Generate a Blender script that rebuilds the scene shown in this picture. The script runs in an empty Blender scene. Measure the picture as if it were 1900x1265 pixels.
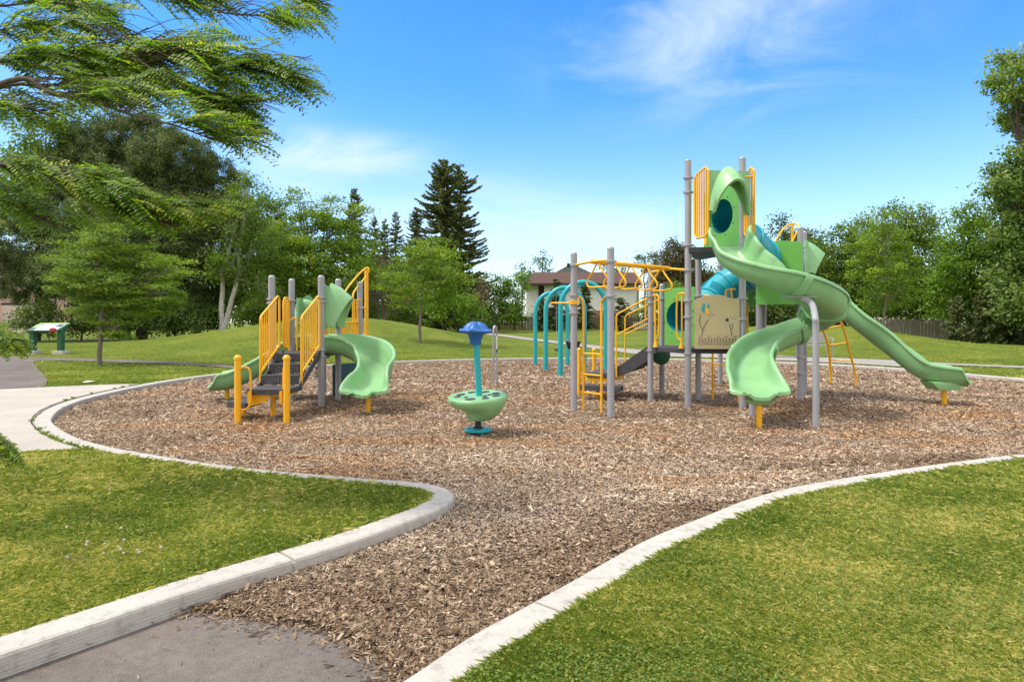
import bpy, math, random
import numpy as np
from mathutils import Vector, Matrix
from mathutils.geometry import delaunay_2d_cdt
R = math.radians
random.seed(7); rng = np.random.default_rng(11)
scene = bpy.context.scene
COL = scene.collection
# ------------------------------------------------------------------ camera
F, HZ, CH = 1150.0, 598.0, 1.30       # focal length (px of the 1900 px photo), horizon row, eye height
cd = bpy.data.cameras.new("camera"); cam = bpy.data.objects.new("camera", cd); COL.objects.link(cam)
cd.sensor_width = 36.0; cd.lens = 36.0*F/1900.0; cd.shift_y = -(632.5-HZ)/1900.0
cd.clip_start = 0.05; cd.clip_end = 3000
cam.location = (0, 0, CH); cam.rotation_euler = (R(90), 0, 0)
scene.camera = cam
# ------------------------------------------------------------------ light
SUN = Vector((-0.50, -0.05, 0.86)).normalized()
sd = bpy.data.lights.new("sun", 'SUN'); sun = bpy.data.objects.new("sun", sd); COL.objects.link(sun)
sd.energy = 2.55; sd.angle = R(11); sd.color = (1.0, 0.94, 0.84)
sun.rotation_euler = SUN.to_track_quat('Z', 'Y').to_euler()
world = bpy.data.worlds.new("World"); scene.world = world; world.use_nodes = True
wt = world.node_tree; wn = wt.nodes; wl = wt.links
bg = wn['Background']; bg.inputs['Strength'].default_value = 0.15
sky = wn.new('ShaderNodeTexSky'); sky.sky_type = 'NISHITA'; sky.sun_disc = False
sky.sun_elevation = math.asin(SUN.z); sky.sun_rotation = math.atan2(SUN.x, SUN.y)
sky.air_density = 1.0; sky.dust_density = 0.25; sky.ozone_density = 2.2; sky.altitude = 300
tc = wn.new('ShaderNodeTexCoord')
def N(tree, typ, **kw):
    n = tree.nodes.new(typ)
    for k, v in kw.items():
        if k.startswith('i_'): n.inputs[k[2:].replace('_', ' ')].default_value = v
        else: setattr(n, k, v)
    return n
def math_node(tree, op, a, b=None, clamp=False):
    n = tree.nodes.new('ShaderNodeMath'); n.operation = op; n.use_clamp = clamp
    for i, v in enumerate((a, b)):
        if v is None: continue
        if isinstance(v, (int, float)): n.inputs[i].default_value = v
        else: tree.links.new(v, n.inputs[i])
    return n.outputs[0]
def sky_dir(px, py): return Vector(((px-950)/F, 1.0, (HZ-py)/F)).normalized()
def sky_patch(px, py, wx, wy):
    """soft elliptical patch of sky around one direction"""
    d = sky_dir(px, py)
    s = N(wt, 'ShaderNodeVectorMath', operation='SUBTRACT'); wl.new(tc.outputs['Generated'], s.inputs[0]); s.inputs[1].default_value = d
    m = N(wt, 'ShaderNodeVectorMath', operation='MULTIPLY'); wl.new(s.outputs[0], m.inputs[0]); m.inputs[1].default_value = (F/wx, F/wx, F/wy)
    l = N(wt, 'ShaderNodeVectorMath', operation='LENGTH'); wl.new(m.outputs[0], l.inputs[0])
    mr = N(wt, 'ShaderNodeMapRange', interpolation_type='SMOOTHERSTEP'); wl.new(l.outputs['Value'], mr.inputs[0])
    mr.inputs[1].default_value = 0.1; mr.inputs[2].default_value = 1.25; mr.inputs[3].default_value = 1; mr.inputs[4].default_value = 0
    return mr.outputs[0]
patches = None
for (px, py, wx, wy, k) in [(1330, 60, 350, 170, .60), (1480, 60, 150, 70, .28), (1300, 185, 140, 50, .2), (610, 285, 240, 55, .62), (560, 335, 300, 45, .35), (1150, 420, 330, 80, .4), (860, 400, 340, 100, .35), (300, 240, 300, 120, .3)]:
    p = math_node(wt, 'MULTIPLY', sky_patch(px, py, wx, wy), k)
    patches = p if patches is None else math_node(wt, 'MAXIMUM', patches, p)
mp = N(wt, 'ShaderNodeMapping'); wl.new(tc.outputs['Generated'], mp.inputs[0]); mp.inputs['Scale'].default_value = (1.0, 1.0, 2.6); mp.inputs['Rotation'].default_value = (0, R(-9), 0)
n1 = N(wt, 'ShaderNodeTexNoise', i_Scale=3.6, i_Detail=9.0, i_Roughness=.58, i_Distortion=.7); wl.new(mp.outputs[0], n1.inputs['Vector'])
n1r = N(wt, 'ShaderNodeMapRange', interpolation_type='SMOOTHSTEP'); wl.new(n1.outputs['Fac'], n1r.inputs[0]); n1r.inputs[1].default_value = .36; n1r.inputs[2].default_value = .72
sepn = N(wt, 'ShaderNodeSeparateXYZ'); wl.new(tc.outputs['Generated'], sepn.inputs[0])
hz = N(wt, 'ShaderNodeMapRange', interpolation_type='SMOOTHSTEP'); wl.new(sepn.outputs[2], hz.inputs[0])
hz.inputs[1].default_value = -.02; hz.inputs[2].default_value = .36; hz.inputs[3].default_value = .44; hz.inputs[4].default_value = 0
cl = math_node(wt, 'MULTIPLY', patches, n1r.outputs[0])
cl = math_node(wt, 'ADD', cl, hz.outputs[0], True)
# bright broken cloud overhead and behind the camera (outside the picture): it softens and whitens the daylight
up_ = N(wt, 'ShaderNodeMapRange', interpolation_type='SMOOTHSTEP'); wl.new(sepn.outputs[2], up_.inputs[0]); up_.inputs[1].default_value = .52; up_.inputs[2].default_value = .75
bk = N(wt, 'ShaderNodeMapRange', interpolation_type='SMOOTHSTEP'); wl.new(sepn.outputs[1], bk.inputs[0]); bk.inputs[1].default_value = .40; bk.inputs[2].default_value = .0
n3_ = N(wt, 'ShaderNodeTexNoise', i_Scale=2.2, i_Detail=6.0, i_Roughness=.6); wl.new(tc.outputs['Generated'], n3_.inputs['Vector'])
n3r = N(wt, 'ShaderNodeMapRange', interpolation_type='SMOOTHSTEP'); wl.new(n3_.outputs['Fac'], n3r.inputs[0]); n3r.inputs[1].default_value = .30; n3r.inputs[2].default_value = .55
cover = math_node(wt, 'MULTIPLY', math_node(wt, 'MAXIMUM', up_.outputs[0], bk.outputs[0]), n3r.outputs[0])
hs = N(wt, 'ShaderNodeHueSaturation'); wl.new(sky.outputs[0], hs.inputs['Color']); hs.inputs['Saturation'].default_value = 1.36; hs.inputs['Value'].default_value = 1.16; hs.inputs['Hue'].default_value = .504
mixs = N(wt, 'ShaderNodeMixRGB'); wl.new(cl, mixs.inputs[0]); wl.new(hs.outputs[0], mixs.inputs[1]); mixs.inputs[2].default_value = (4.0, 4.5, 5.2, 1)
mix2 = N(wt, 'ShaderNodeMixRGB'); wl.new(cover, mix2.inputs[0]); wl.new(mixs.outputs[0], mix2.inputs[1]); mix2.inputs[2].default_value = (6.6, 6.25, 5.8, 1)
wl.new(mix2.outputs[0], bg.inputs['Color'])
scene.view_settings.view_transform = 'Standard'; scene.view_settings.look = 'None'
scene.view_settings.gamma = 1; scene.view_settings.exposure = 0.72
scene.cycles.max_bounces = 6; scene.cycles.transparent_max_bounces = 4

# ------------------------------------------------------------------ materials
def mat(name, col, rough=.5, noise=0.0, nscale=8.0, bump=0.0, bscale=40.0, spec=.5, col2=None, metal=0, coat=0, dirt=0):
    m = bpy.data.materials.new(name); m.use_nodes = True; t = m.node_tree; b = t.nodes['Principled BSDF']
    b.inputs['Roughness'].default_value = rough; b.inputs['Specular IOR Level'].default_value = spec; b.inputs['Metallic'].default_value = metal
    b.inputs['Coat Weight'].default_value = coat
    c = (*col, 1); b.inputs['Base Color'].default_value = c
    tcn = t.nodes.new('ShaderNodeTexCoord')
    if noise or col2:
        n = N(t, 'ShaderNodeTexNoise', i_Scale=nscale, i_Detail=5.0, i_Roughness=.6); t.links.new(tcn.outputs['Object'], n.inputs['Vector'])
        r = N(t, 'ShaderNodeMapRange'); t.links.new(n.outputs['Fac'], r.inputs[0]); r.inputs[1].default_value = .3; r.inputs[2].default_value = .7
        mx = N(t, 'ShaderNodeMixRGB'); t.links.new(r.outputs[0], mx.inputs[0]); mx.inputs[1].default_value = c
        c2 = col2 or tuple(x*(1-noise) for x in col); mx.inputs[2].default_value = (*c2, 1)
        # dirt and scuffs: small irregular marks
        nd = N(t, 'ShaderNodeTexNoise', i_Scale=nscale*5.3, i_Detail=7.0, i_Roughness=.75); t.links.new(tcn.outputs['Object'], nd.inputs['Vector'])
        rd = N(t, 'ShaderNodeMapRange'); t.links.new(nd.outputs['Fac'], rd.inputs[0]); rd.inputs[1].default_value = .56; rd.inputs[2].default_value = .72; rd.inputs[4].default_value = .38
        md = N(t, 'ShaderNodeMixRGB'); t.links.new(rd.outputs[0], md.inputs[0]); t.links.new(mx.outputs[0], md.inputs[1]); md.inputs[2].default_value = (*[x*.45+.02 for x in col], 1)
        t.links.new(md.outputs[0], b.inputs['Base Color'])
        r2 = N(t, 'ShaderNodeMapRange'); t.links.new(n.outputs['Fac'], r2.inputs[0]); r2.inputs[3].default_value = max(.05, rough-.12); r2.inputs[4].default_value = min(1, rough+.15)
        t.links.new(r2.outputs[0], b.inputs['Roughness'])
    if bump:
        n = N(t, 'ShaderNodeTexNoise', i_Scale=bscale, i_Detail=6.0, i_Roughness=.65); t.links.new(tcn.outputs['Object'], n.inputs['Vector'])
        bp = N(t, 'ShaderNodeBump', i_Strength=bump, i_Distance=.02); t.links.new(n.outputs['Fac'], bp.inputs['Height']); t.links.new(bp.outputs[0], b.inputs['Normal'])
    return m
M = {}
M['green'] = mat('green_plastic', (.245, .49, .225), .36, .20, 3.3, .07, 9)
M['panelgreen'] = mat('green_panel', (.14, .42, .07), .45, .15, 6)
M['darkgreen'] = mat('dark_green', (.012, .10, .045), .5, .2, 6)
M['yellow'] = mat('yellow_paint', (.90, .455, .006), .38, .10, 9, .05, 30)
M['gray'] = mat('grey_post_paint', (.33, .33, .365), .42, .10, 7, .05, 25)
M['collar'] = mat('cast_grey', (.38, .38, .41), .35, .2, 20, metal=.3)
M['teal'] = mat('turquoise_paint', (.012, .36, .40), .33, .12, 7, .05, 30)
M['tube'] = mat('turquoise_plastic', (.010, .33, .42), .28, .15, 4, .05, 8)
M['darkteal'] = mat('dark_teal', (.004, .07, .10), .45, .2, 5)
M['dark'] = mat('charcoal_coat', (.055, .056, .066), .6, .25, 14, .25, 90)
M['black'] = mat('black_rubber', (.012, .012, .014), .55, .2, 14)
M['beige'] = mat('beige_panel', (.50, .42, .235), .5, .10, 4)
M['blue'] = mat('blue_plastic', (.010, .115, .40), .42, .12, 6, .05, 10)
M['steel'] = mat('galvanised_steel', (.42, .43, .45), .38, .2, 20, metal=.5)
M['beeyellow'] = mat('rider_yellow', (.82, .55, .01), .4, .1, 6)
M['white'] = mat('white_paint', (.72, .72, .70), .5, .08, 6)
M['bark'] = mat('bark', (.105, .08, .06), .9, .4, 14, .8, 30)
M['greybark'] = mat('grey_bark', (.20, .17, .14), .9, .35, 12, .8, 30)
M['birch'] = mat('birch_bark', (.62, .60, .56), .7, 0, 9, .3, 20, col2=(.20, .18, .16))
M['concbase'] = mat('concrete_base', (.55, .53, .49), .85, .2, 20, .3, 60)

def leafmat(name, c1, c2, c3, trans=.35, nscale=.5):
    """three tones picked per leaf by the mesh attribute 'var'"""
    gk = (1.5, 1.32, 1.0) if 'flower' not in name else (1, 1, 1)
    c1, c2, c3 = [tuple(min(.75, x*k) for x, k in zip(c, gk)) for c in (c1, c2, c3)]
    m = bpy.data.materials.new(name); m.use_nodes = True; t = m.node_tree; b = t.nodes['Principled BSDF']; out = t.nodes['Material Output']
    a = N(t, 'ShaderNodeAttribute', attribute_name='var')
    r = t.nodes.new('ShaderNodeValToRGB'); t.links.new(a.outputs['Fac'], r.inputs[0])
    e = r.color_ramp.elements; e[0].position = .05; e[0].color = (*c1, 1); e[1].position = .95; e[1].color = (*c3, 1)
    q = e.new(.5); q.color = (*c2, 1)
    t.links.new(r.outputs[0], b.inputs['Base Color']); b.inputs['Roughness'].default_value = .55; b.inputs['Specular IOR Level'].default_value = .3
    tr = t.nodes.new('ShaderNodeBsdfTranslucent'); g = N(t, 'ShaderNodeMixRGB', blend_type='MULTIPLY'); g.inputs[0].default_value = 1
    t.links.new(r.outputs[0], g.inputs[1]); g.inputs[2].default_value = (1.5, 1.6, .7, 1); t.links.new(g.outputs[0], tr.inputs[0])
    mx = t.nodes.new('ShaderNodeMixShader'); mx.inputs[0].default_value = trans
    t.links.new(b.outputs[0], mx.inputs[1]); t.links.new(tr.outputs[0], mx.inputs[2]); t.links.new(mx.outputs[0], out.inputs[0])
    return m
L = {}
L['locust'] = leafmat('locust_leaf', (.050, .105, .014), (.105, .19, .022), (.21, .30, .035), .42)
L['nearlocust'] = leafmat('near_locust_leaf', (.062, .140, .020), (.118, .225, .03), (.26, .32, .035), .5)
L['broad'] = leafmat('broad_leaf', (.042, .092, .018), (.088, .155, .030), (.15, .23, .045), .4)
L['bright'] = leafmat('bright_leaf', (.045, .10, .013), (.09, .18, .022), (.16, .26, .035), .4)
L['darkbroad'] = leafmat('dark_broad_leaf', (.032, .068, .020), (.064, .112, .032), (.11, .165, .042), .35)
L['maple'] = leafmat('bronze_leaf', (.03, .035, .018), (.06, .06, .026), (.10, .08, .03), .25)
L['pine'] = leafmat('pine_needle', (.030, .056, .022), (.058, .094, .034), (.11, .15, .055), .2)
L['spruce'] = leafmat('spruce_needle', (.045, .080, .040), (.085, .125, .055), (.17, .165, .07), .25)
L['silver'] = leafmat('silver_leaf', (.045, .095, .025), (.10, .17, .05), (.24, .32, .17), .4)
L['twig'] = leafmat('brown_twig', (.06, .045, .03), (.10, .075, .05), (.14, .11, .07), .1)
L['grass'] = leafmat('grass_blade', (.066, .122, .024), (.185, .245, .050), (.47, .44, .25), .32)
L['clover'] = leafmat('clover_leaf', (.050, .105, .022), (.085, .155, .030), (.13, .20, .04), .3)
L['flower'] = leafmat('clover_flower', (.5, .45, .4), (.6, .56, .5), (.7, .68, .62), .2)

# ------------------------------------------------------------------ object helpers
ORG = {}
def tag(o, label=None, cat=None, group=None, kind=None):
    if label: o['label'] = label
    if cat: o['category'] = cat
    if group: o['group'] = group
    if kind: o['kind'] = kind
    return o
def thing(name, loc, label, cat, group=None):
    o = bpy.data.objects.new(name, None); COL.objects.link(o); o.empty_display_size = .2
    o.location = loc; ORG[o.name] = Vector(loc); tag(o, label, cat, group); return o
def link(name, me, material, parent=None, label=None, org=None):
    o = bpy.data.objects.new(name, me); COL.objects.link(o)
    if material: me.materials.append(material)
    if parent is not None:
        og = ORG[parent.name]; me.transform(Matrix.Translation(-og)); o.parent = parent; ORG[o.name] = og
    elif org is not None:
        me.transform(Matrix.Translation(-Vector(org))); o.location = org; ORG[o.name] = Vector(org)
    else: ORG[o.name] = Vector((0, 0, 0))
    if label: o['label'] = label
    return o
class MB:
    def __init__(s): s.v = []; s.f = []
    def add(s, vs, fs):
        k = len(s.v); s.v += [tuple(v) for v in vs]; s.f += [tuple(i+k for i in f) for f in fs]; return s
    def box(s, c, d, rz=0, rx=0, ry=0):
        m = Matrix.Translation(c) @ Matrix.Rotation(rz, 4, 'Z') @ Matrix.Rotation(ry, 4, 'Y') @ Matrix.Rotation(rx, 4, 'X')
        vs = [m @ Vector((x*d[0]/2, y*d[1]/2, z*d[2]/2)) for x in (-1, 1) for y in (-1, 1) for z in (-1, 1)]
        return s.add(vs, [(0, 1, 3, 2), (4, 6, 7, 5), (0, 4, 5, 1), (2, 3, 7, 6), (0, 2, 6, 4), (1, 5, 7, 3)])
    def tube(s, pts, r, n=10, caps=True, closed=False):
        pts = [Vector(p) for p in pts]; k = len(pts)
        rs = r if isinstance(r, (list, tuple)) else [r]*k
        t0 = (pts[1]-pts[0]).normalized(); a = Vector((0, 0, 1)) if abs(t0.z) < .9 else Vector((1, 0, 0))
        u = t0.cross(a).normalized(); vs = []
        for i, p in enumerate(pts):
            if closed: t = (pts[(i+1) % k]-pts[i-1]).normalized()
            else: t = (pts[min(i+1, k-1)]-pts[max(i-1, 0)]).normalized()
            u = (u-t*u.dot(t)).normalized(); w = t.cross(u)
            for j in range(n):
                an = 2*math.pi*j/n; vs.append(p+u*math.cos(an)*rs[i]+w*math.sin(an)*rs[i])
        fs = []
        for i in range(k if closed else k-1):
            i2 = (i+1) % k
            for j in range(n): j2 = (j+1) % n; fs.append((i*n+j, i*n+j2, i2*n+j2, i2*n+j))
        if caps and not closed: fs.append(tuple(range(n))[::-1]); fs.append(tuple((k-1)*n+j for j in range(n)))
        return s.add(vs, fs)
    def lathe(s, c, prof, n=24, sx=1, sy=1, rot=None):
        """prof: (r, z) list"""
        vs = []; c = Vector(c)
        for (r, z) in prof:
            for j in range(n):
                a = 2*math.pi*j/n; p = Vector((r*math.cos(a)*sx, r*math.sin(a)*sy, z))
                if rot: p = rot @ p
                vs.append(c+p)
        k = len(prof); fs = [(i*n+j, i*n+(j+1) % n, (i+1)*n+(j+1) % n, (i+1)*n+j) for i in range(k-1) for j in range(n)]
        fs.append(tuple(range(n))[::-1]); fs.append(tuple((k-1)*n+j for j in range(n)))
        return s.add(vs, fs)
    def prism(s, poly, d):
        """poly: list of 3-D points (planar), d: extrusion vector"""
        d = Vector(d); k = len(poly); vs = [Vector(p) for p in poly]+[Vector(p)+d for p in poly]
        fs = [tuple(range(k))[::-1], tuple(range(k, 2*k))]+[(i, (i+1) % k, k+(i+1) % k, k+i) for i in range(k)]
        return s.add(vs, fs)
    def grid(s, rows):
        n = len(rows[0]); return s.add([p for r in rows for p in r], [(i*n+j, i*n+j+1, (i+1)*n+j+1, (i+1)*n+j) for i in range(len(rows)-1) for j in range(n-1)])
    def sweep(s, pts, prof, close=True, cap=True):
        """prof: list of (side, up) or function of t (0..1); side is to the right of travel"""
        pts = [Vector(p) for p in pts]; k = len(pts); vs = []; n = None
        for i, p in enumerate(pts):
            t = (pts[min(i+1, k-1)]-pts[max(i-1, 0)]).normalized()
            sd_ = t.cross(Vector((0, 0, 1))).normalized(); up = sd_.cross(t)
            pr = prof(i/(k-1)) if callable(prof) else prof
            n = len(pr)
            for (a, b) in pr: vs.append(p+sd_*a+up*b)
        m = n if close else n-1
        fs = [(i*n+j, i*n+(j+1) % n, (i+1)*n+(j+1) % n, (i+1)*n+j) for i in range(k-1) for j in range(m)]
        if cap and close: fs.append(tuple(range(n))[::-1]); fs.append(tuple((k-1)*n+j for j in range(n)))
        return s.add(vs, fs)
    def build(s, name, material, parent=None, label=None, smooth=38, org=None, bevel=0):
        me = bpy.data.meshes.new(name); me.from_pydata(s.v, [], s.f); me.update()
        import bmesh
        bm = bmesh.new(); bm.from_mesh(me); bmesh.ops.recalc_face_normals(bm, faces=bm.faces)
        if bevel:
            es = [e for e in bm.edges if len(e.link_faces) == 2 and e.calc_face_angle(0) > R(50)]
            bmesh.ops.bevel(bm, geom=es, offset=bevel, segments=2, affect='EDGES', profile=.6)
        bm.to_mesh(me); bm.free()
        if smooth:
            me.shade_smooth(); me.set_sharp_from_angle(angle=R(smooth))
        return link(name, me, material, parent, label, org)
def catmull(pts, n=8):
    pts = [Vector(p) for p in pts]; out = []
    P = [2*pts[0]-pts[1]]+pts+[2*pts[-1]-pts[-2]]
    for i in range(1, len(P)-2):
        for j in range(n):
            t = j/n; a, b, c, d = P[i-1], P[i], P[i+1], P[i+2]
            out.append(.5*((2*b)+(c-a)*t+(2*a-5*b+4*c-d)*t*t+(3*b-a-3*c+d)*t*t*t))
    out.append(pts[-1]); return out
def np_mesh(name, V, Fc, var=None):
    """V (n,3) float, Fc (m,k) int -> mesh"""
    me = bpy.data.meshes.new(name); m, k = Fc.shape
    me.vertices.add(len(V)); me.vertices.foreach_set('co', np.ascontiguousarray(V, dtype=np.float32).ravel())
    me.loops.add(m*k); me.loops.foreach_set('vertex_index', np.ascontiguousarray(Fc, dtype=np.int32).ravel())
    me.polygons.add(m); me.polygons.foreach_set('loop_start', np.arange(0, m*k, k, dtype=np.int32))
    me.update(calc_edges=True)
    if var is not None:
        at = me.attributes.new('var', 'FLOAT', 'POINT'); at.data.foreach_set('value', np.ascontiguousarray(var, dtype=np.float32))
    return me
def P(px, py, Y): return Vector(((px-950)/F*Y, Y, CH-(py-HZ)/F*Y))
def G(px, py, z=0.0):
    Y = F*(CH-z)/(py-HZ); return Vector(((px-950)/F*Y, Y, z))
# numpy value noise for scattering
def vnoise(x, y, seed=0):
    def h(i, j): 
        v = np.sin(i*127.1+j*311.7+seed*74.7)*43758.5453; return v-np.floor(v)
    i = np.floor(x); j = np.floor(y); fx = x-i; fy = y-j; fx = fx*fx*(3-2*fx); fy = fy*fy*(3-2*fy)
    return (h(i, j)*(1-fx)+h(i+1, j)*fx)*(1-fy)+(h(i, j+1)*(1-fx)+h(i+1, j+1)*fx)*fy
def fbm(x, y, seed=0): return vnoise(x, y, seed)*.55+vnoise(x*2.1, y*2.1, seed+1)*.3+vnoise(x*4.3, y*4.3, seed+2)*.15
def inside(X, Y, poly):
    X = np.asarray(X, float); Y = np.asarray(Y, float); c = np.zeros(X.shape, bool); n = len(poly)
    for i in range(n):
        x1, y1 = poly[i]; x2, y2 = poly[i-1]
        if y1 == y2: continue
        m = ((y1 > Y) != (y2 > Y)) & (X < (x2-x1)*(Y-y1)/(y2-y1)+x1); c ^= m
    return c
def sstep(a, b, x):
    t = np.clip((x-a)/(b-a), 0, 1); return t*t*(3-2*t)
def terrain(X, Y):
    X = np.asarray(X, float); Y = np.asarray(Y, float)
    b = .08+.50*sstep(22, 66, Y)
    dx = X+9.0; s = np.where(dx < 0, 8.0, 6.3)
    m1 = 1.42*np.exp(-(dx/s)**2)*np.exp(-((Y-33.5)/6.2)**2)
    dx2 = X-15.2; s2 = np.where(dx2 < 0, 6.5, 5.8)
    m2 = 1.08*np.exp(-np.abs(dx2/s2)**2.2)*np.exp(-((Y-32)/5.2)**2)
    far = sstep(60, 20, np.hypot(X, Y-10))*0
    return b+(m1+m2)*sstep(18.5, 24, Y)+.03*(fbm(X*.3, Y*.3, 4)-.5)*sstep(19, 30, Y)
def TZ(X, Y): return float(terrain(X, Y))
def TG(px, py, off=0.0):
    """where the ray through a point of the photo meets the terrain"""
    Ys = np.linspace(1.5, 110, 8000); z = CH-(py-HZ)/F*Ys; X = (px-950)/F*Ys
    hit = np.nonzero(z <= terrain(X, Ys)+off)[0]
    Y = Ys[hit[0]] if len(hit) else 60.0
    return Vector(((px-950)/F*Y, Y, TZ((px-950)/F*Y, Y)))
# ================================================================== GROUND
KT, KW = .08, .18
px_left = [(0,1213),(190,1150),(379,1087),(568,1030),(663,1000),(773,960),(820,940),(841,925),(842,915),(834,907),(811,899),(784,895),(733,890),(700,888),(600,880),(500,871),(395,859),(289,843),(210,829),(147,812),(113,795),(96,780),(92,770),(100,760),(124,747),(158,737.5),(210,726),(263,714.5),(316,705),(368,697),(434,689.5),(520,682),(615,675.7),(700,671),(800,667),(910,664.3),(1000,663.2),(1165,663),(1300,665),(1437,670.5),(1500,673),(1600,678),(1680,682.5),(1793,692.5),(1900,703.5)]
px_right = [(1900,841.5),(1800,852),(1700,865),(1600,880),(1500,896.5),(1458,905),(1384,925),(1310,954),(1200,998),(1069,1070),(968,1125),(868,1179),(737,1265)]
pl = [Vector((-6.9, -4.1, KT)), Vector((-4.4, -.93, KT)), Vector((-3.6, .09, KT)), Vector((-2.9, .98, KT)), Vector((-2.45, 1.56, KT)), Vector((-2.13, 1.96, KT))]+[G(x, y, KT) for x, y in px_left]+[Vector(v) for v in ((10.5, 13.3, KT), (12.2, 12.2, KT), (12.6, 10.4, KT), (11.6, 8.5, KT), (9.3, 7.1, KT), (7.0, 6.35, KT))]+[G(x, y, KT) for x, y in px_right]+[Vector((-.62, 1.86, KT)), Vector((-.95, 1.52, KT)), Vector((-1.35, 1.10, KT)), Vector((-1.77, .66, KT)), Vector((-3.2, -.9, KT)), Vector((-5.7, -4.1, KT))]
# thin out the closely traced points where they are far, then smooth
def resample(pts, step_fn):
    c = catmull(pts, 14); out = [c[0]]; acc = 0
    for a, b in zip(c, c[1:]):
        acc += (b-a).length
        if acc >= step_fn(b): out.append(b); acc = 0
    out.append(c[-1]); return out
for it in range(3):
    pl = [pl[0]]+[pl[i] if pl[i].y < 8 else (pl[i-1]+2*pl[i]+pl[i+1])/4 for i in range(1, len(pl)-1)]+[pl[-1]]
inner = resample(pl, lambda p: .10 if p.y < 7 else .25)
def offset(pts, d):
    out = []
    for i, p in enumerate(pts):
        t = (pts[min(i+1, len(pts)-1)]-pts[max(i-1, 0)]); t.z = 0; t.normalize()
        out.append(p+Vector((-t.y, t.x, 0))*d)      # left of travel = outside
    return out
outer = offset(inner, KW)
poly_in = [(p.x, p.y) for p in inner]; poly_out = [(p.x, p.y) for p in outer]
# -- kerb
rows = []; acc = 0; nxt = 3.07
jt = [0]
kinner = []
for i, p in enumerate(inner):
    if i: acc += (p-inner[i-1]).length
    kinner.append((p, acc))
tot = acc
mb = MB(); prof = [(0, -.14), (0, .062), (.006, .074), (.018, KT), (KW-.02, KT), (KW-.005, .072), (KW, .055), (KW, -.14)]
joints = []
for i, (p, s) in enumerate(kinner):
    t = (inner[min(i+1, len(inner)-1)]-inner[max(i-1, 0)]); t.z = 0; t.normalize(); nrm = Vector((-t.y, t.x, 0))
    def row(q, dz, sh):
        return [Vector((q.x, q.y, 0))+nrm*min(max(a, sh), KW-sh)+Vector((0, 0, z-(dz if z > 0 else 0))) for a, z in prof]
    rows.append(row(p, 0, 0))
    if s > nxt and i < len(kinner)-1 and kinner[i+1][1]-s > .06:
        nxt += 3.05
        for e, dz in ((.020, 0), (.024, .022), (.034, .022), (.038, 0)): rows.append(row(p+t*e, dz, .010 if dz else 0))
mb.grid(rows); 
kerb_mat = bpy.data.materials.new('kerb_concrete'); kerb_mat.use_nodes = True
def concrete(m, c1, c2, stain=(.30, .27, .23), streak=True):
    t = m.node_tree; b = t.nodes['Principled BSDF']; b.inputs['Roughness'].default_value = .88; b.inputs['Specular IOR Level'].default_value = .25
    g = t.nodes.new('ShaderNodeNewGeometry')
    n1 = N(t, 'ShaderNodeTexNoise', i_Scale=2.2, i_Detail=8.0, i_Roughness=.65); t.links.new(g.outputs['Position'], n1.inputs['Vector'])
    n2 = N(t, 'ShaderNodeTexNoise', i_Scale=160.0, i_Detail=3.0, i_Roughness=.7); t.links.new(g.outputs['Position'], n2.inputs['Vector'])
    n3 = N(t, 'ShaderNodeTexNoise', i_Scale=16.0, i_Detail=6.0, i_Roughness=.7); t.links.new(g.outputs['Position'], n3.inputs['Vector'])
    a = N(t, 'ShaderNodeMixRGB'); t.links.new(n1.outputs['Fac'], a.inputs[0]); a.inputs[1].default_value = (*c1, 1); a.inputs[2].default_value = (*c2, 1)
    r = N(t, 'ShaderNodeMapRange'); t.links.new(n3.outputs['Fac'], r.inputs[0]); r.inputs[1].default_value = .50; r.inputs[2].default_value = .72; r.inputs[4].default_value = .6
    a2 = N(t, 'ShaderNodeMixRGB'); t.links.new(r.outputs[0], a2.inputs[0]); t.links.new(a.outputs[0], a2.inputs[1]); a2.inputs[2].default_value = (*stain, 1)
    a3 = N(t, 'ShaderNodeMixRGB', blend_type='OVERLAY'); a3.inputs[0].default_value = .35; t.links.new(a2.outputs[0], a3.inputs[1]); t.links.new(n2.outputs['Fac'], a3.inputs[2])
    t.links.new(a3.outputs[0], b.inputs['Base Color'])
    h = math_node(t, 'ADD', math_node(t, 'MULTIPLY', n2.outputs['Fac'], .5), n3.outputs['Fac'])
    if streak:
        mp = N(t, 'ShaderNodeMapping'); t.links.new(g.outputs['Position'], mp.inputs[0]); mp.inputs['Scale'].default_value = (1.5, 1.5, 130)
        n4 = N(t, 'ShaderNodeTexNoise', i_Scale=1.0, i_Detail=3.0); t.links.new(mp.outputs[0], n4.inputs['Vector'])
        h = math_node(t, 'ADD', h, math_node(t, 'MULTIPLY', n4.outputs['Fac'], 1.6))
    bp = N(t, 'ShaderNodeBump', i_Strength=.45, i_Distance=.006); t.links.new(h, bp.inputs['Height']); t.links.new(bp.outputs[0], b.inputs['Normal'])
concrete(kerb_mat, (.52, .495, .455), (.38, .36, .325), stain=(.17, .155, .13))
tag(mb.build('kerb', kerb_mat, smooth=25), kind='structure')

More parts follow.
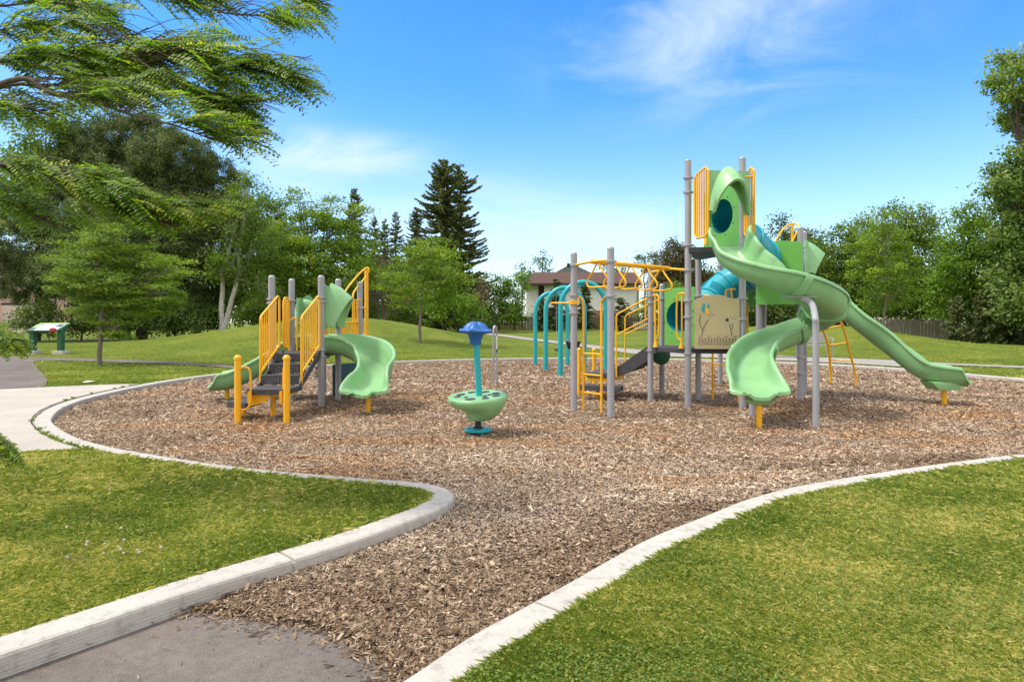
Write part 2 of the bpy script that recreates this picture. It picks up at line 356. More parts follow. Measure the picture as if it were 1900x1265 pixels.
# -- paving outlines (on the lawn side)
def strip_poly(px_pts): return [TG(x, y) for x, y in px_pts]
pad_px = [(-700,712),(-300,716),(0,722),(120,716.5),(230,712.5),(268,712.6)]
pad_edge = [G(x, y, KT) for x, y in pad_px]
def near_idx(pt): return min(range(len(outer)), key=lambda i: (outer[i].xy-pt.xy).length)
iA = near_idx(G(140, 836, KT)); iB = near_idx(G(275, 711.5, KT))
pad = pad_edge+[outer[i] for i in range(iB, iA-1, -1)]+[G(60, 837, KT), G(0, 845, KT), G(-200, 862, KT), G(-700, 900, KT)]
pad_poly = [(p.x, p.y) for p in pad]
asph_px_edge = [(228,712.8),(226,708),(214,702),(196,697),(176,692),(150,686.5),(120,682),(92,678),(68,675.5),(62,672)]
left_asph = [(-900,706),(-300,716),(0,722),(80,718.2),(86,715),(88,704),(78,692),(70,684),(62,673.5),(64,669.5),(100,669),(185,671.2),(250,673.5),(330,676.5),(400,680.2),(440,685),(448,681.5),(420,677),(330,671.8),(250,668.3),(185,666.2),(120,664.4),(60,663.0),(0,661.8),(-300,658),(-900,652)]
la = [TG(x, y) for x, y in left_asph]; la_poly = [(p.x, p.y) for p in la]
path_px_far = [(868,617.4),(924,619.5),(990,628.0),(1060,636),(1130,644),(1200,650.5),(1260,654.0),(1340,656.5),(1436,659.8),(1520,663.2),(1600,666.5),(1680,670),(1760,674.5),(1830,677.5),(1900,680.0),(2100,690)]
path_px_near = [(2100,694.5),(1900,683.6),(1830,680.5),(1764,678.0),(1700,676.2),(1668,680.6),(1600,676.2),(1500,671.2),(1437,668.8),(1300,663.4),(1225,661.6),(1165,655.5),(1100,646.5),(1040,638.5),(975,630.5),(915,622.5),(868,618.6)]
rp = [TG(x, y) for x, y in path_px_far+path_px_near]; rp_poly = [(p.x, p.y) for p in rp]
street_poly = [(-150, 50), (-40, 50.0), (-43, 56.5), (-150, 57)]
def cdt(pts, loops):
    vs = [Vector(p[:2]) for p in pts]; es = []
    for lp in loops:
        k = len(vs); vs += [Vector(q) for q in lp]; es += [(k+i, k+(i+1) % len(lp)) for i in range(len(lp))]
    r = delaunay_2d_cdt(vs, es, [], 0, 1e-5); return r[0], r[2]
def surface(name, poly, zf, step, material, off, holes=()):
    pa = np.array(poly); x0, y0 = pa.min(0); x1, y1 = pa.max(0)
    gx, gy = np.meshgrid(np.arange(x0, x1, step), np.arange(y0, y1, step)); gx = gx.ravel(); gy = gy.ravel()
    k = inside(gx, gy, poly); pts = list(zip(gx[k], gy[k])); v, f = cdt(pts, [poly])
    V = np.array([(q.x, q.y) for q in v]); z = zf(V[:, 0], V[:, 1])+off
    T = np.array([t for t in f if len(t) == 3]); c = V[T].mean(1); T = T[inside(c[:, 0], c[:, 1], poly)]
    me = np_mesh(name, np.c_[V, z], T); me.shade_smooth()
    o = link(name, me, material); tag(o, kind='structure'); return o
flat = lambda z0: (lambda X, Y: np.full(len(X), z0))
# -- lawn: one sheet to the horizon, open over the play area
def grid_pts():
    out = []
    for x in np.arange(-30, 34, .8):
        for y in np.arange(-8, 72, .8): out.append((x+.013*math.sin(y*7), y+.011*math.sin(x*5)))
    for x in np.arange(-400, 401, 20):
        for y in np.arange(-200, 901, 20):
            if not (-32 < x < 36 and -10 < y < 74): out.append((x, y))
    for x in np.arange(-36, 40, 4):
        for y in list(np.arange(-14, -9, 2.5))+list(np.arange(73, 90, 4)): out.append((x, y))
    return out
gp = np.array(grid_pts()); k = inside(gp[:, 0], gp[:, 1], poly_out); gp = gp[~k]
v, f = cdt([tuple(q) for q in gp], [poly_out])
V = np.array([(q.x, q.y) for q in v]); T = np.array([t for t in f if len(t) == 3]); c = V[T].mean(1); T = T[~inside(c[:, 0], c[:, 1], poly_out)]
lawn_me = np_mesh('ground', np.c_[V, terrain(V[:, 0], V[:, 1])-.012], T); lawn_me.shade_smooth()
lm = bpy.data.materials.new('lawn'); lm.use_nodes = True; t = lm.node_tree; b = t.nodes['Principled BSDF']; b.inputs['Roughness'].default_value = .9; b.inputs['Specular IOR Level'].default_value = .15
g = t.nodes.new('ShaderNodeNewGeometry')
def gn(scale, det=5, ro=.6, mapv=None):
    n = N(t, 'ShaderNodeTexNoise', i_Scale=scale, i_Detail=float(det), i_Roughness=ro); src = g.outputs['Position']
    if mapv: mp = N(t, 'ShaderNodeMapping'); mp.inputs['Scale'].default_value = mapv; t.links.new(src, mp.inputs[0]); src = mp.outputs[0]
    t.links.new(src, n.inputs['Vector']); return n.outputs['Fac']
def ramp(fac, stops):
    r = t.nodes.new('ShaderNodeValToRGB'); t.links.new(fac, r.inputs[0]); e = r.color_ramp.elements
    e[0].position, e[0].color = stops[0][0], (*stops[0][1], 1); e[1].position, e[1].color = stops[-1][0], (*stops[-1][1], 1)
    for p_, c_ in stops[1:-1]: q = e.new(p_); q.color = (*c_, 1)
    return r.outputs[0]
big = gn(.45, 4, .6); mid = gn(3.0, 6, .7); fine = gn(38, 4, .75); vfine = gn(140, 3, .8)
s = math_node(t, 'ADD', math_node(t, 'MULTIPLY', big, .45), math_node(t, 'ADD', math_node(t, 'MULTIPLY', mid, .30), math_node(t, 'MULTIPLY', fine, .30)))
c0 = ramp(s, [(.30, (.045, .085, .010)), (.46, (.105, .160, .018)), (.58, (.175, .215, .028)), (.74, (.29, .265, .08))])
t.links.new(c0, b.inputs['Base Color'])
bp = N(t, 'ShaderNodeBump', i_Strength=.9, i_Distance=.05); t.links.new(math_node(t, 'ADD', fine, math_node(t, 'MULTIPLY', vfine, .5)), bp.inputs['Height']); t.links.new(bp.outputs[0], b.inputs['Normal'])
tag(link('ground', lawn_me, lm), kind='structure')
# -- paving materials
def paving(name, c1, c2, speck=.3, bs=220):
    global t, g
    m = bpy.data.materials.new(name); m.use_nodes = True; t = m.node_tree; b = t.nodes['Principled BSDF']; b.inputs['Roughness'].default_value = .9; b.inputs['Specular IOR Level'].default_value = .25
    g = t.nodes.new('ShaderNodeNewGeometry'); a = gn(1.3, 6, .65); bb = gn(bs, 2, .6); cc = gn(28, 5, .7)
    mx = N(t, 'ShaderNodeMixRGB'); rr_ = N(t, 'ShaderNodeMapRange'); rr_.inputs[1].default_value = .38; rr_.inputs[2].default_value = .62
    t.links.new(math_node(t, 'ADD', math_node(t, 'MULTIPLY', a, .6), math_node(t, 'MULTIPLY', cc, .4)), rr_.inputs[0]); t.links.new(rr_.outputs[0], mx.inputs[0])
    mx.inputs[1].default_value = (*c1, 1); mx.inputs[2].default_value = (*c2, 1)
    o = N(t, 'ShaderNodeMixRGB', blend_type='OVERLAY'); o.inputs[0].default_value = speck; t.links.new(mx.outputs[0], o.inputs[1]); t.links.new(ramp(bb, [(.3, (.1, .1, .1)), (.7, (.95, .95, .95))]), o.inputs[2])
    t.links.new(o.outputs[0], b.inputs['Base Color'])
    bp = N(t, 'ShaderNodeBump', i_Strength=.6, i_Distance=.006); t.links.new(bb, bp.inputs['Height']); t.links.new(bp.outputs[0], b.inputs['Normal'])
    return m
m_asph = paving('asphalt', (.105, .090, .080), (.185, .160, .144), .42, 170)
m_conc = paving('pale_concrete', (.47, .435, .38), (.37, .34, .30), .2)
m_path = paving('grey_path', (.26, .245, .23), (.33, .31, .285), .2)
surface('concrete_pad', pad_poly, flat(KT), .5, m_conc, .004)
surface('asphalt_path', la_poly, terrain, .6, m_asph, .010)
surface('footpath', rp_poly, terrain, .6, m_path, .016)
surface('street', street_poly, terrain, 3, m_conc, .03)
# -- asphalt in the foreground, inside the kerbs
ap_px = [(345,1118),(385,1126),(440,1134),(500,1144),(565,1154),(625,1166),(668,1182),(706,1205),(732,1232),(748,1262)]
ap_edge = [G(x, y, 0) for x, y in ap_px]
ap_line = [(p.x, p.y) for p in ap_edge]
ap_poly = [(-1.20, 2.98)]+ap_line+[(-.2, 1.9), (-1.6, .3), (-3.2, -1.3), (-6.3, -4.6), (-7.2, -4.0), (-4.6, -.9), (-1.9, 2.5)]
surface('asphalt', ap_poly, flat(-.012), .3, m_asph, 0)
# -- wood chips: base sheet with lumps
chips_poly = poly_in
gx, gy = np.meshgrid(np.arange(-12, 13.5, .16), np.arange(-5, 22, .16)); gx = gx.ravel(); gy = gy.ravel(); k = inside(gx, gy, poly_in)
v, f = cdt(list(zip(gx[k], gy[k])), [poly_in]); V = np.array([(q.x, q.y) for q in v])
def dist_line(X, Y, line):
    d = np.full(X.shape, 1e9)
    for (x1, y1), (x2, y2) in zip(line, line[1:]):
        tt = np.clip(((X-x1)*(x2-x1)+(Y-y1)*(y2-y1))/((x2-x1)**2+(y2-y1)**2+1e-9), 0, 1); d = np.minimum(d, np.hypot(X-x1-tt*(x2-x1), Y-y1-tt*(y2-y1)))
    return d
def chipz(X, Y):
    z = .030*(fbm(X*1.1, Y*1.1, 9)-.5)+.012*(fbm(X*5, Y*5, 3)-.5)
    ia = inside(X, Y, ap_poly); d = dist_line(X, Y, ap_line)
    return np.where(ia, -.012-np.minimum(d*.8, .06), z*np.minimum(1, d*4)-.012*np.exp(-d*6)+.006)
T = np.array([q for q in f if len(q) == 3]); c = V[T].mean(1); T = T[inside(c[:, 0], c[:, 1], poly_in)]
cm_ = np_mesh('chips_bed', np.c_[V, chipz(V[:, 0], V[:, 1])], T); cm_.shade_smooth()
wm = bpy.data.materials.new('chip_bed'); wm.use_nodes = True; t = wm.node_tree; b = t.nodes['Principled BSDF']; b.inputs['Roughness'].default_value = .95; b.inputs['Specular IOR Level'].default_value = .1
g = t.nodes.new('ShaderNodeNewGeometry')
vor = N(t, 'ShaderNodeTexVoronoi', i_Scale=38.0, i_Randomness=1.0); mp = N(t, 'ShaderNodeMapping'); mp.inputs['Scale'].default_value = (1, 2.2, 1); mp.inputs['Rotation'].default_value = (0, 0, .3)
dn = N(t, 'ShaderNodeTexNoise', i_Scale=9.0, i_Detail=2.0); t.links.new(g.outputs['Position'], dn.inputs['Vector'])
mxv = N(t, 'ShaderNodeMixRGB', blend_type='LINEAR_LIGHT'); mxv.inputs[0].default_value = .10; t.links.new(g.outputs['Position'], mxv.inputs[1]); t.links.new(dn.outputs['Color'], mxv.inputs[2])
t.links.new(mxv.outputs[0], mp.inputs[0]); t.links.new(mp.outputs[0], vor.inputs['Vector'])
sx = N(t, 'ShaderNodeSeparateXYZ'); t.links.new(vor.outputs['Color'], sx.inputs[0])
c1 = ramp(sx.outputs[0], [(0, (.075, .045, .028)), (.35, (.17, .105, .062)), (.7, (.30, .205, .13)), (1, (.46, .36, .27))])
warm = ramp(gn(.5, 4, .65), [(.50, (1, 1, 1)), (.66, (1.12, .80, .55))])
mm = N(t, 'ShaderNodeMixRGB', blend_type='MULTIPLY'); mm.inputs[0].default_value = 1; t.links.new(c1, mm.inputs[1]); t.links.new(warm, mm.inputs[2])
t.links.new(mm.outputs[0], b.inputs['Base Color'])
bp = N(t, 'ShaderNodeBump', i_Strength=1.0, i_Distance=.03); t.links.new(math_node(t, 'ADD', sx.outputs[1], math_node(t, 'MULTIPLY', gn(45, 3, .8), .8)), bp.inputs['Height']); t.links.new(bp.outputs[0], b.inputs['Normal'])
tag(link('wood_chip_bed', cm_, wm), kind='structure')

# -- loose chips
def leafquads(C, D, S, l, w, var, flex=None):
    """diamond/rect quads: centre C, axis D, side S"""
    l = np.asarray(l)[:, None]; w = np.asarray(w)[:, None]
    Vv = np.stack([C-D*l/2, C+S*w/2, C+D*l/2, C-S*w/2], 1).reshape(-1, 3)
    Fc = np.arange(len(C)*4).reshape(-1, 4); return Vv, Fc, np.repeat(var, 4)
def rectquads(C, D, S, l, w, var):
    l = np.asarray(l)[:, None]/2; w = np.asarray(w)[:, None]/2; e = rng.uniform(.5, 1, (len(C), 1))
    Vv = np.stack([C-D*l-S*w*e, C-D*l+S*w*e, C+D*l+S*w, C+D*l-S*w*.7], 1).reshape(-1, 3)
    return Vv, np.arange(len(C)*4).reshape(-1, 4), np.repeat(var, 4)
def unit(a): return a/(np.linalg.norm(a, axis=1, keepdims=True)+1e-9)
def scatter(n, y0, y1, wide=1.08, power=1.0):
    """ground positions, denser towards the lower Y"""
    u = rng.random(n); iy = (1/y0**power)*(1-u)+(1/y1**power)*u; Y = iy**(-1/power)
    X = (rng.random(n)*2-1)*(950/F*wide)*Y+rng.uniform(-.6, .6, n); return X, Y
X, Y = scatter(930000, 1.9, 20.5, 1.06, .68)
k = inside(X, Y, poly_in); X, Y = X[k], Y[k]
ia = inside(X, Y, ap_poly); d = dist_line(X, Y, ap_line); keep = ~ia | (rng.random(len(X)) < .5*np.exp(-d/.04)+.0012); X, Y, ia = X[keep], Y[keep], ia[keep]; n = len(X)
an = rng.uniform(0, 2*np.pi, n); tilt = rng.normal(0, .30, n); D = np.c_[np.cos(an), np.sin(an), tilt]; D = unit(D)
S = unit(np.cross(D, np.c_[rng.normal(0, .45, n), rng.normal(0, .45, n), np.ones(n)]))
sc = np.clip(Y/7, 1, 2.0)
ln = rng.lognormal(math.log(.0185), .47, n)*sc; wd = ln*rng.uniform(.16, .40, n)
Z = np.where(ia, -.008, chipz(X, Y)+.006)+rng.uniform(0, .012, n)*sc**.5
zone = fbm(X*.7, Y*.7, 21); damp = fbm(X*.5+9, Y*.5, 33)
var = np.clip(rng.beta(3.0, 2.9, n)*.95+.03, 0, 1)
# weathered grey to fresh orange and damp brown, by patches of the bed
wmat = bpy.data.materials.new('wood_chip'); wmat.use_nodes = True; t = wmat.node_tree; b = t.nodes['Principled BSDF']; b.inputs['Roughness'].default_value = .9; b.inputs['Specular IOR Level'].default_value = .15
at = N(t, 'ShaderNodeAttribute', attribute_name='var'); at2 = N(t, 'ShaderNodeAttribute', attribute_name='tone')
r1 = ramp(at.outputs['Fac'], [(0, (.10, .072, .052)), (.30, (.31, .228, .160)), (.62, (.52, .415, .31)), (1, (.74, .66, .57))])
r2 = ramp(at.outputs['Fac'], [(0, (.09, .045, .020)), (.30, (.29, .155, .070)), (.65, (.47, .29, .155)), (1, (.62, .43, .26))])
r3 = ramp(at.outputs['Fac'], [(0, (.032, .020, .013)), (.35, (.120, .078, .047)), (.70, (.25, .175, .11)), (1, (.55, .43, .32))])
m1 = N(t, 'ShaderNodeMixRGB'); t.links.new(math_node(t, 'MULTIPLY', at2.outputs['Fac'], 2, True), m1.inputs[0]); t.links.new(r3, m1.inputs[1]); t.links.new(r1, m1.inputs[2])
m2 = N(t, 'ShaderNodeMixRGB'); t.links.new(math_node(t, 'SUBTRACT', math_node(t, 'MULTIPLY', at2.outputs['Fac'], 2), 1, True), m2.inputs[0]); t.links.new(m1.outputs[0], m2.inputs[1]); t.links.new(r2, m2.inputs[2])
t.links.new(m2.outputs[0], b.inputs['Base Color'])
def chip_tone(X, Y, zone, damp):
    zone = zone+.16*(fbm(X*4, Y*4, 5)-.5)+.10*(fbm(X*12, Y*12, 6)-.5)
    orange = .8*sstep(.50, .66, zone)*sstep(4.2, 5.2, Y)*(1-sstep(11, 14, Y))
    for (cx, cy, rr) in ((-1.45, 6.7, .9), (4.3, 6.9, 1.1), (-3.3, 7.6, .8), (2.7, 7.3, .8), (1.5, 5.6, .6), (6.2, 8.6, .9), (-.4, 7.9, .6)):
        orange = np.maximum(orange, np.exp(-((X-cx)**2+((Y-cy)*1.6)**2)/rr**2)*(.85+damp*.7))
    wet = sstep(4.6, 3.0, Y-X*.45)*(.80+.5*zone)+sstep(.50, .66, fbm(X*.75+4, Y*2.1, 44))*.62*sstep(3.5, 5, Y)+.8*np.exp(-dist_line(X, Y, ap_line)/.12)
    return np.clip(.5-.5*np.clip(wet, 0, 1)+.5*np.clip(orange, 0, 1)*(1-np.clip(wet, 0, 1))+rng.normal(0, .13, len(X)), 0, 1)
tone = chip_tone(X, Y, zone, damp)
Vv, Fc, vr = rectquads(np.c_[X, Y, Z], D, S, ln, wd, var)
me = np_mesh('wood_chips', Vv, Fc, vr); a2 = me.attributes.new('tone', 'FLOAT', 'POINT'); a2.data.foreach_set('value', np.repeat(tone, 4).astype(np.float32))
tag(link('wood_chips', me, wmat), 'loose wood chips spread over the play area', 'wood chips', kind='stuff')

# -- grass blades
def on_lawn(X, Y):
    return ~(inside(X, Y, poly_out) | inside(X, Y, pad_poly) | inside(X, Y, la_poly) | inside(X, Y, rp_poly))
def blades(X, Y, h, w, lean, var):
    n = len(X); Z = terrain(X, Y)-.012; B = np.c_[X, Y, Z]; an = rng.uniform(0, 2*np.pi, n); s_ = np.c_[np.cos(an), np.sin(an), np.zeros(n)]
    la_ = rng.uniform(0, 2*np.pi, n); Ld = np.c_[np.cos(la_), np.sin(la_), np.zeros(n)]*(lean*h)[:, None]
    mid_ = B+Ld*.3+np.c_[np.zeros((n, 2)), h*.6]; tip = B+Ld+np.c_[np.zeros((n, 2)), h*(1-.25*lean)]
    Vv = np.stack([B-s_*w[:, None]/2, B+s_*w[:, None]/2, mid_+s_*w[:, None]*.4, tip, mid_-s_*w[:, None]*.4], 1).reshape(-1, 3)
    i = np.arange(n)[:, None]*5; return Vv, (i+np.array([[0, 1, 2, 3]])), (i+np.array([[0, 2, 3, 4]])), np.repeat(var, 5)
X, Y = scatter(950000, 1.5, 30, 1.08, .82); k = on_lawn(X, Y); X, Y = X[k], Y[k]; n = len(X)
sc = np.clip(Y/3.2, 1, 5); dry = fbm(X*1.3, Y*1.3, 51); lush = fbm(X*2.6, Y*2.6, 61)
h = rng.uniform(.014, .038, n)*(.55+.9*lush)*np.clip(sc, 1, 1.5); w = rng.uniform(.0014, .0027, n)*sc; lean = rng.uniform(.3, 1.9, n)
patch = fbm(X*.45+3, Y*.45, 71); var = np.clip(.39+.66*(dry-.5)+.42*(patch-.5)-.35*(fbm(X*5, Y*5, 81)-.5)+rng.normal(0, .22, n)*np.clip(6/Y, .3, 1)+(rng.random(n) < .10)*.45*np.clip(5/Y, .1, 1), 0, 1)
Vv, F1, F2, vr = blades(X, Y, h, w, lean, var)
# longer blades creeping over the kerb and the edge of the pad
ne = 42000; oi = rng.integers(0, len(outer)-1, ne); oo = np.array([q[:2] for q in outer]); fr_ = rng.random((ne, 1)); q_ = oo[oi]*(1-fr_)+oo[oi+1]*fr_
tt_ = unit(oo[oi+1]-oo[oi]); nn_ = np.c_[-tt_[:, 1], tt_[:, 0]]; q_ = q_+nn_*(np.abs(rng.normal(0, .035, (ne, 1)))-.004)
kk = (q_[:, 1] < 9) & (q_[:, 1] > 1.4) & (np.abs(q_[:, 0]) < q_[:, 1]*.95+.5) & (fbm(q_[:, 0]*3, q_[:, 1]*3, 91) > .38) & on_lawn(q_[:, 0]+nn_[:, 0]*.03, q_[:, 1]+nn_[:, 1]*.03); q_ = q_[kk]
V2, F2_, _, v2 = blades(q_[:, 0], q_[:, 1], rng.uniform(.012, .036, len(q_)), rng.uniform(.0015, .0028, len(q_))*np.clip(q_[:, 1]/3.2, 1, 3), rng.uniform(.3, 1.6, len(q_)), np.clip(rng.normal(.42, .2, len(q_)), 0, 1))
F1 = np.vstack([F1, F2_+len(Vv)]); Vv = np.vstack([Vv, V2]); vr = np.concatenate([vr, v2])
# weed line in the joint between the kerb and the concrete pad
jp = [(outer[i]+(outer[i]-inner[i]).normalized()*.012) for i in range(iA-4, iB+1)]
m = MB(); m.grid([[Vector((p.x, p.y, KT+.0075)) for p in jp], [Vector((p.x, p.y, KT+.0075))+Vector((p.x-inner[iA-4+i].x, p.y-inner[iA-4+i].y, 0)).normalized()*(.014+.012*math.sin(i*1.7)**2) for i, p in enumerate(jp)]])
tag(m.build('joint_soil', mat('joint_soil', (.06, .05, .03), .95, .3, 20), smooth=0), kind='structure')
jn = 1000; ji = rng.integers(0, len(jp), jn); jj = np.array([q[:2] for q in jp])[ji]+rng.normal(0, .014, (jn, 2)); kk = fbm(jj[:, 0]*4, jj[:, 1]*4, 95) > .55; jj = jj[kk]
V2, F2_, _, v2 = blades(jj[:, 0], jj[:, 1], rng.uniform(.015, .045, len(jj)), np.full(len(jj), .005), rng.uniform(.3, 1.4, len(jj)), np.clip(rng.normal(.3, .15, len(jj)), 0, 1)); V2[:, 2] += .016
F1 = np.vstack([F1, F2_+len(Vv)]); Vv = np.vstack([Vv, V2]); vr = np.concatenate([vr, v2])
me = np_mesh('grass', Vv, F1, vr)  # one bent quad per blade
tag(link('grass', me, L['grass']), 'short mown green lawn grass around the play area', 'grass', kind='stuff')
# clover and broad weeds
X, Y = scatter(90000, 1.5, 12, 1.1, .9); k = on_lawn(X, Y) & ((fbm(X*1.5, Y*1.5, 77) > .50) | (rng.random(len(X)) < .15)); X, Y = X[k], Y[k]; n = len(X)
an = rng.uniform(0, 2*np.pi, n); D = unit(np.c_[np.cos(an), np.sin(an), rng.normal(0, .35, n)]); S = unit(np.cross(D, np.c_[rng.normal(0, .4, n), rng.normal(0, .4, n), np.ones(n)]))
sz = rng.uniform(.007, .015, n)*np.clip(Y/4, 1, 2)
Vv, Fc, vr = leafquads(np.c_[X, Y, terrain(X, Y)+rng.uniform(.008, .030, n)], D, S, sz, sz*.85, rng.random(n))
tag(link('clover', np_mesh('clover', Vv, Fc, vr), L['clover']), 'low dark clover leaves growing through the lawn', 'clover', kind='stuff')
# clover flowers, a patch on the left lawn
mbf = MB(); fl = []
for i in range(17):
    px, py = (random.gauss(205, 48), random.gauss(1030, 22)) if i < 12 else (random.uniform(120, 700), random.uniform(900, 1060))
    p = G(px, py, KT); fl.append(p)
for i, p in enumerate(fl):
    if not on_lawn(np.array([p.x]), np.array([p.y]))[0]: continue
    m = MB(); r = random.uniform(.006, .009); m.lathe(p+Vector((0, 0, .035)), [(r*.4, 0), (r, r*.7), (r*.9, r*1.5), (r*.3, r*2)], 7)
    mbf.add(m.v, m.f)
tag(mbf.build('clover_flowers', L['flower']), 'small white clover flowers scattered in the left lawn', 'flowers', kind='stuff')
# ================================================================== PLAY EQUIPMENT
def post(root, x, y, ztop, r=.049, cols=(), material='gray', name='post', capm='collar', z0=-.12):
    m = MB(); m.tube([(x, y, z0), (x, y, ztop-.04)], r, 20)
    o = m.build(name, M[material], root)
    c = MB(); c.lathe((x, y, ztop-.04), [(r*1.03, 0), (r*1.03, .012), (r*.93, .028), (r*.6, .040), (r*.15, .045)], 20); c.build('cap', M[capm], o)
    for z in cols:
        c = MB(); c.lathe((x, y, z-.02), [(r+.004, 0), (r+.016, .003), (r+.018, .018), (r+.016, .033), (r+.004, .036)], 20)
        c.box((x+r+.018, y-.008, z-.002), (.026, .026, .022)); c.box((x-r-.018, y-.008, z-.002), (.026, .026, .022))
        c.build('collar', M['collar'], o)
    return o
def rot2(v, a): return Vector((v[0]*math.cos(a)-v[1]*math.sin(a), v[0]*math.sin(a)+v[1]*math.cos(a)))
def slide_prof(w, hl, hr, th=.03):
    return [(-w-.028, hl-.035), (-w-.030, hl-.008), (-w-.012, hl+.012), (-w+.012, hl+.008), (-w+.030, hl-.02), (-w+.05, hl*.5+.02), (-w*.74, .055), (-w*.42, .008), (0, 0), (w*.42, .008), (w*.74, .055), (w-.05, hr*.5+.02), (w-.030, hr-.02), (w-.012, hr+.008), (w+.012, hr+.012), (w+.030, hr-.008), (w+.028, hr-.035),
            (w+.004, hr-.04), (w-.010, hr*.5), (w*.82, .03), (w*.45, -th), (0, -th-.008), (-w*.45, -th), (-w*.82, .03), (-w+.010, hl*.5), (-w-.004, hl-.04)]
def lerp(a, b, t): return a+(b-a)*t
def slide(root, name, ctrl, wfun, hlf, hrf, flanges=(), label=None, nn=10):
    pts = catmull(ctrl, nn); k = len(pts)
    m = MB(); m.sweep(pts, lambda t: slide_prof(wfun(t), hlf(t), hrf(t)))
    o = m.build(name, M['green'], root, label, smooth=60)
    for fpos in flanges:
        i = int(fpos*(k-1)); seg = pts[max(0, i-1):i+2]
        mid_ = pts[i]; tdir = (pts[min(i+1, k-1)]-pts[i-1]).normalized()
        def fp(t, i=i):
            q = i/(k-1); w, hl, hr = wfun(q), hlf(q), hrf(q); e = .034
            return [(-w-.040, hl+.0), (-w-.056, hl-.03), (-w-.030, hl*.5), (-w*.92, .002), (-w*.45, -.03-e), (0, -.038-e), (w*.45, -.03-e), (w*.92, .002), (w+.030, hr*.5), (w+.056, hr-.03), (w+.040, hr+.0),
                    (w+.020, hr-.01), (w+.008, hr*.5), (w*.80, .032), (w*.45, -.02), (0, -.028), (-w*.45, -.02), (-w*.80, .032), (-w-.008, hl*.5), (-w-.020, hl-.01)]
        f = MB(); f.sweep([mid_-tdir*.045, mid_-tdir*.034, mid_+tdir*.034, mid_+tdir*.045], fp); f.build('flange', M['green'], o, smooth=50)
    return o, pts
def hood(root, base, heading, width=.66, h=1.16, out=.34, zleg=.42, name='slide_hood'):
    """moulded arch over a slide mouth; base is at deck level, heading points down the slide"""
    a = heading; nrm = Vector((math.cos(a), math.sin(a), 0)); u = Vector((math.sin(a), -math.cos(a), 0)); b = Vector(base); w = width/2
    def arc(hw, top, leg, off, n=22, p=1.0, tap=0.0):
        pts = []
        for i in range(n+1):
            q = -1+2*i/n; x = hw*q
            z = leg+(top-leg)*max(0, 1-q*q)**p; pts.append(b+u*x+nrm*off*(1-tap*(1-max(0, math.cos(q*math.pi/2))**.8))+Vector((0, 0, z)))
        return pts
    # flat plate with an arched opening
    n = 22; outl = []; 
    inn = arc(w-.09, h-.26, zleg-.04, .0, n, .8)
    plate_o = []
    for i in range(n+1):
        q = -1+2*i/n; x = w*max(-1, min(1, q*1.35)); z = (h-.05 if abs(q) < .74 else lerp(h-.05, zleg-.04, (abs(q)-.74)/.26)); plate_o.append(b+u*x+Vector((0, 0, z)))
    m = MB(); fr = [p+nrm*.02 for p in plate_o]; fi = [p+nrm*.02 for p in inn]; bo = [p-nrm*.02 for p in plate_o]; bi = [p-nrm*.02 for p in inn]
    m.grid([fr, fi]); m.grid([fi, bi]); m.grid([bi, bo]); m.grid([bo, fr])
    o = m.build(name, M['green'], root, smooth=40)
    # the projecting lip
    A_ = arc(w-.01, h+.01, zleg, .02, 26, .62); B_ = arc(w-.01, h-.07, zleg, out*.5, 26, .66, .5); C_ = arc(w-.045, h-.23, zleg-.03, out, 26, .74, .62); D_ = arc(w-.078, h-.26, zleg-.03, out*.93, 26, .74, .62); E_ = arc(w-.075, h-.10, zleg, .03, 26, .8)
    m = MB(); m.grid([A_, B_, C_, D_, E_]); m.grid([E_, A_]); m.build('lip', M['green'], o, smooth=70)
    for k in (-1, 1):
        for z in (h-.2, zleg+.06): s = MB(); s.lathe(b+u*k*(w-.07)+nrm*.02+Vector((0, 0, z)), [(.012, 0), (.012, .006), (.004, .01)], 8, rot=nrm.to_track_quat('Z', 'Y').to_matrix()); s.build('bolt', M['collar'], o)
    return o
def deck(root, poly, z, th=.09, material='dark'):
    m = MB(); pts = [Vector((x, y, z-th)) for x, y in poly]
    m.prism(pts, (0, 0, th)); return m.build('deck', M[material], root, smooth=0, bevel=.008)
def grip(root, x, y, d, z0, z1, w=.14, r=.0135, name='handhold'):
    """D-shaped handhold beside an opening, d: unit direction away from the post"""
    d = Vector((d[0], d[1], 0)).normalized(); p = Vector((x, y, 0)); s = d*.05; m = MB()
    m.tube(catmull([p+s+Vector((0, 0, z1)), p+s+d*w*.6+Vector((0, 0, z1)), p+s+d*w+Vector((0, 0, z1-.08)), p+s+d*w+Vector((0, 0, z0+.22)), p+s+d*w*.45+Vector((0, 0, z0+.12)), p+s+d*w*.45+Vector((0, 0, z0+.04))], 6), r*1.15, 10)
    m.tube([p+s+d*w*.38+Vector((0, 0, z1)), p+s+d*w*.38+Vector((0, 0, z0+.05))], r, 10)
    m.lathe(p+s+d*w*.45+Vector((0, 0, z0)), [(.055, 0), (.050, .02), (.028, .07), (.020, .11)], 10, sx=.8, sy=.8)
    return m.build(name, M['yellow'], root)
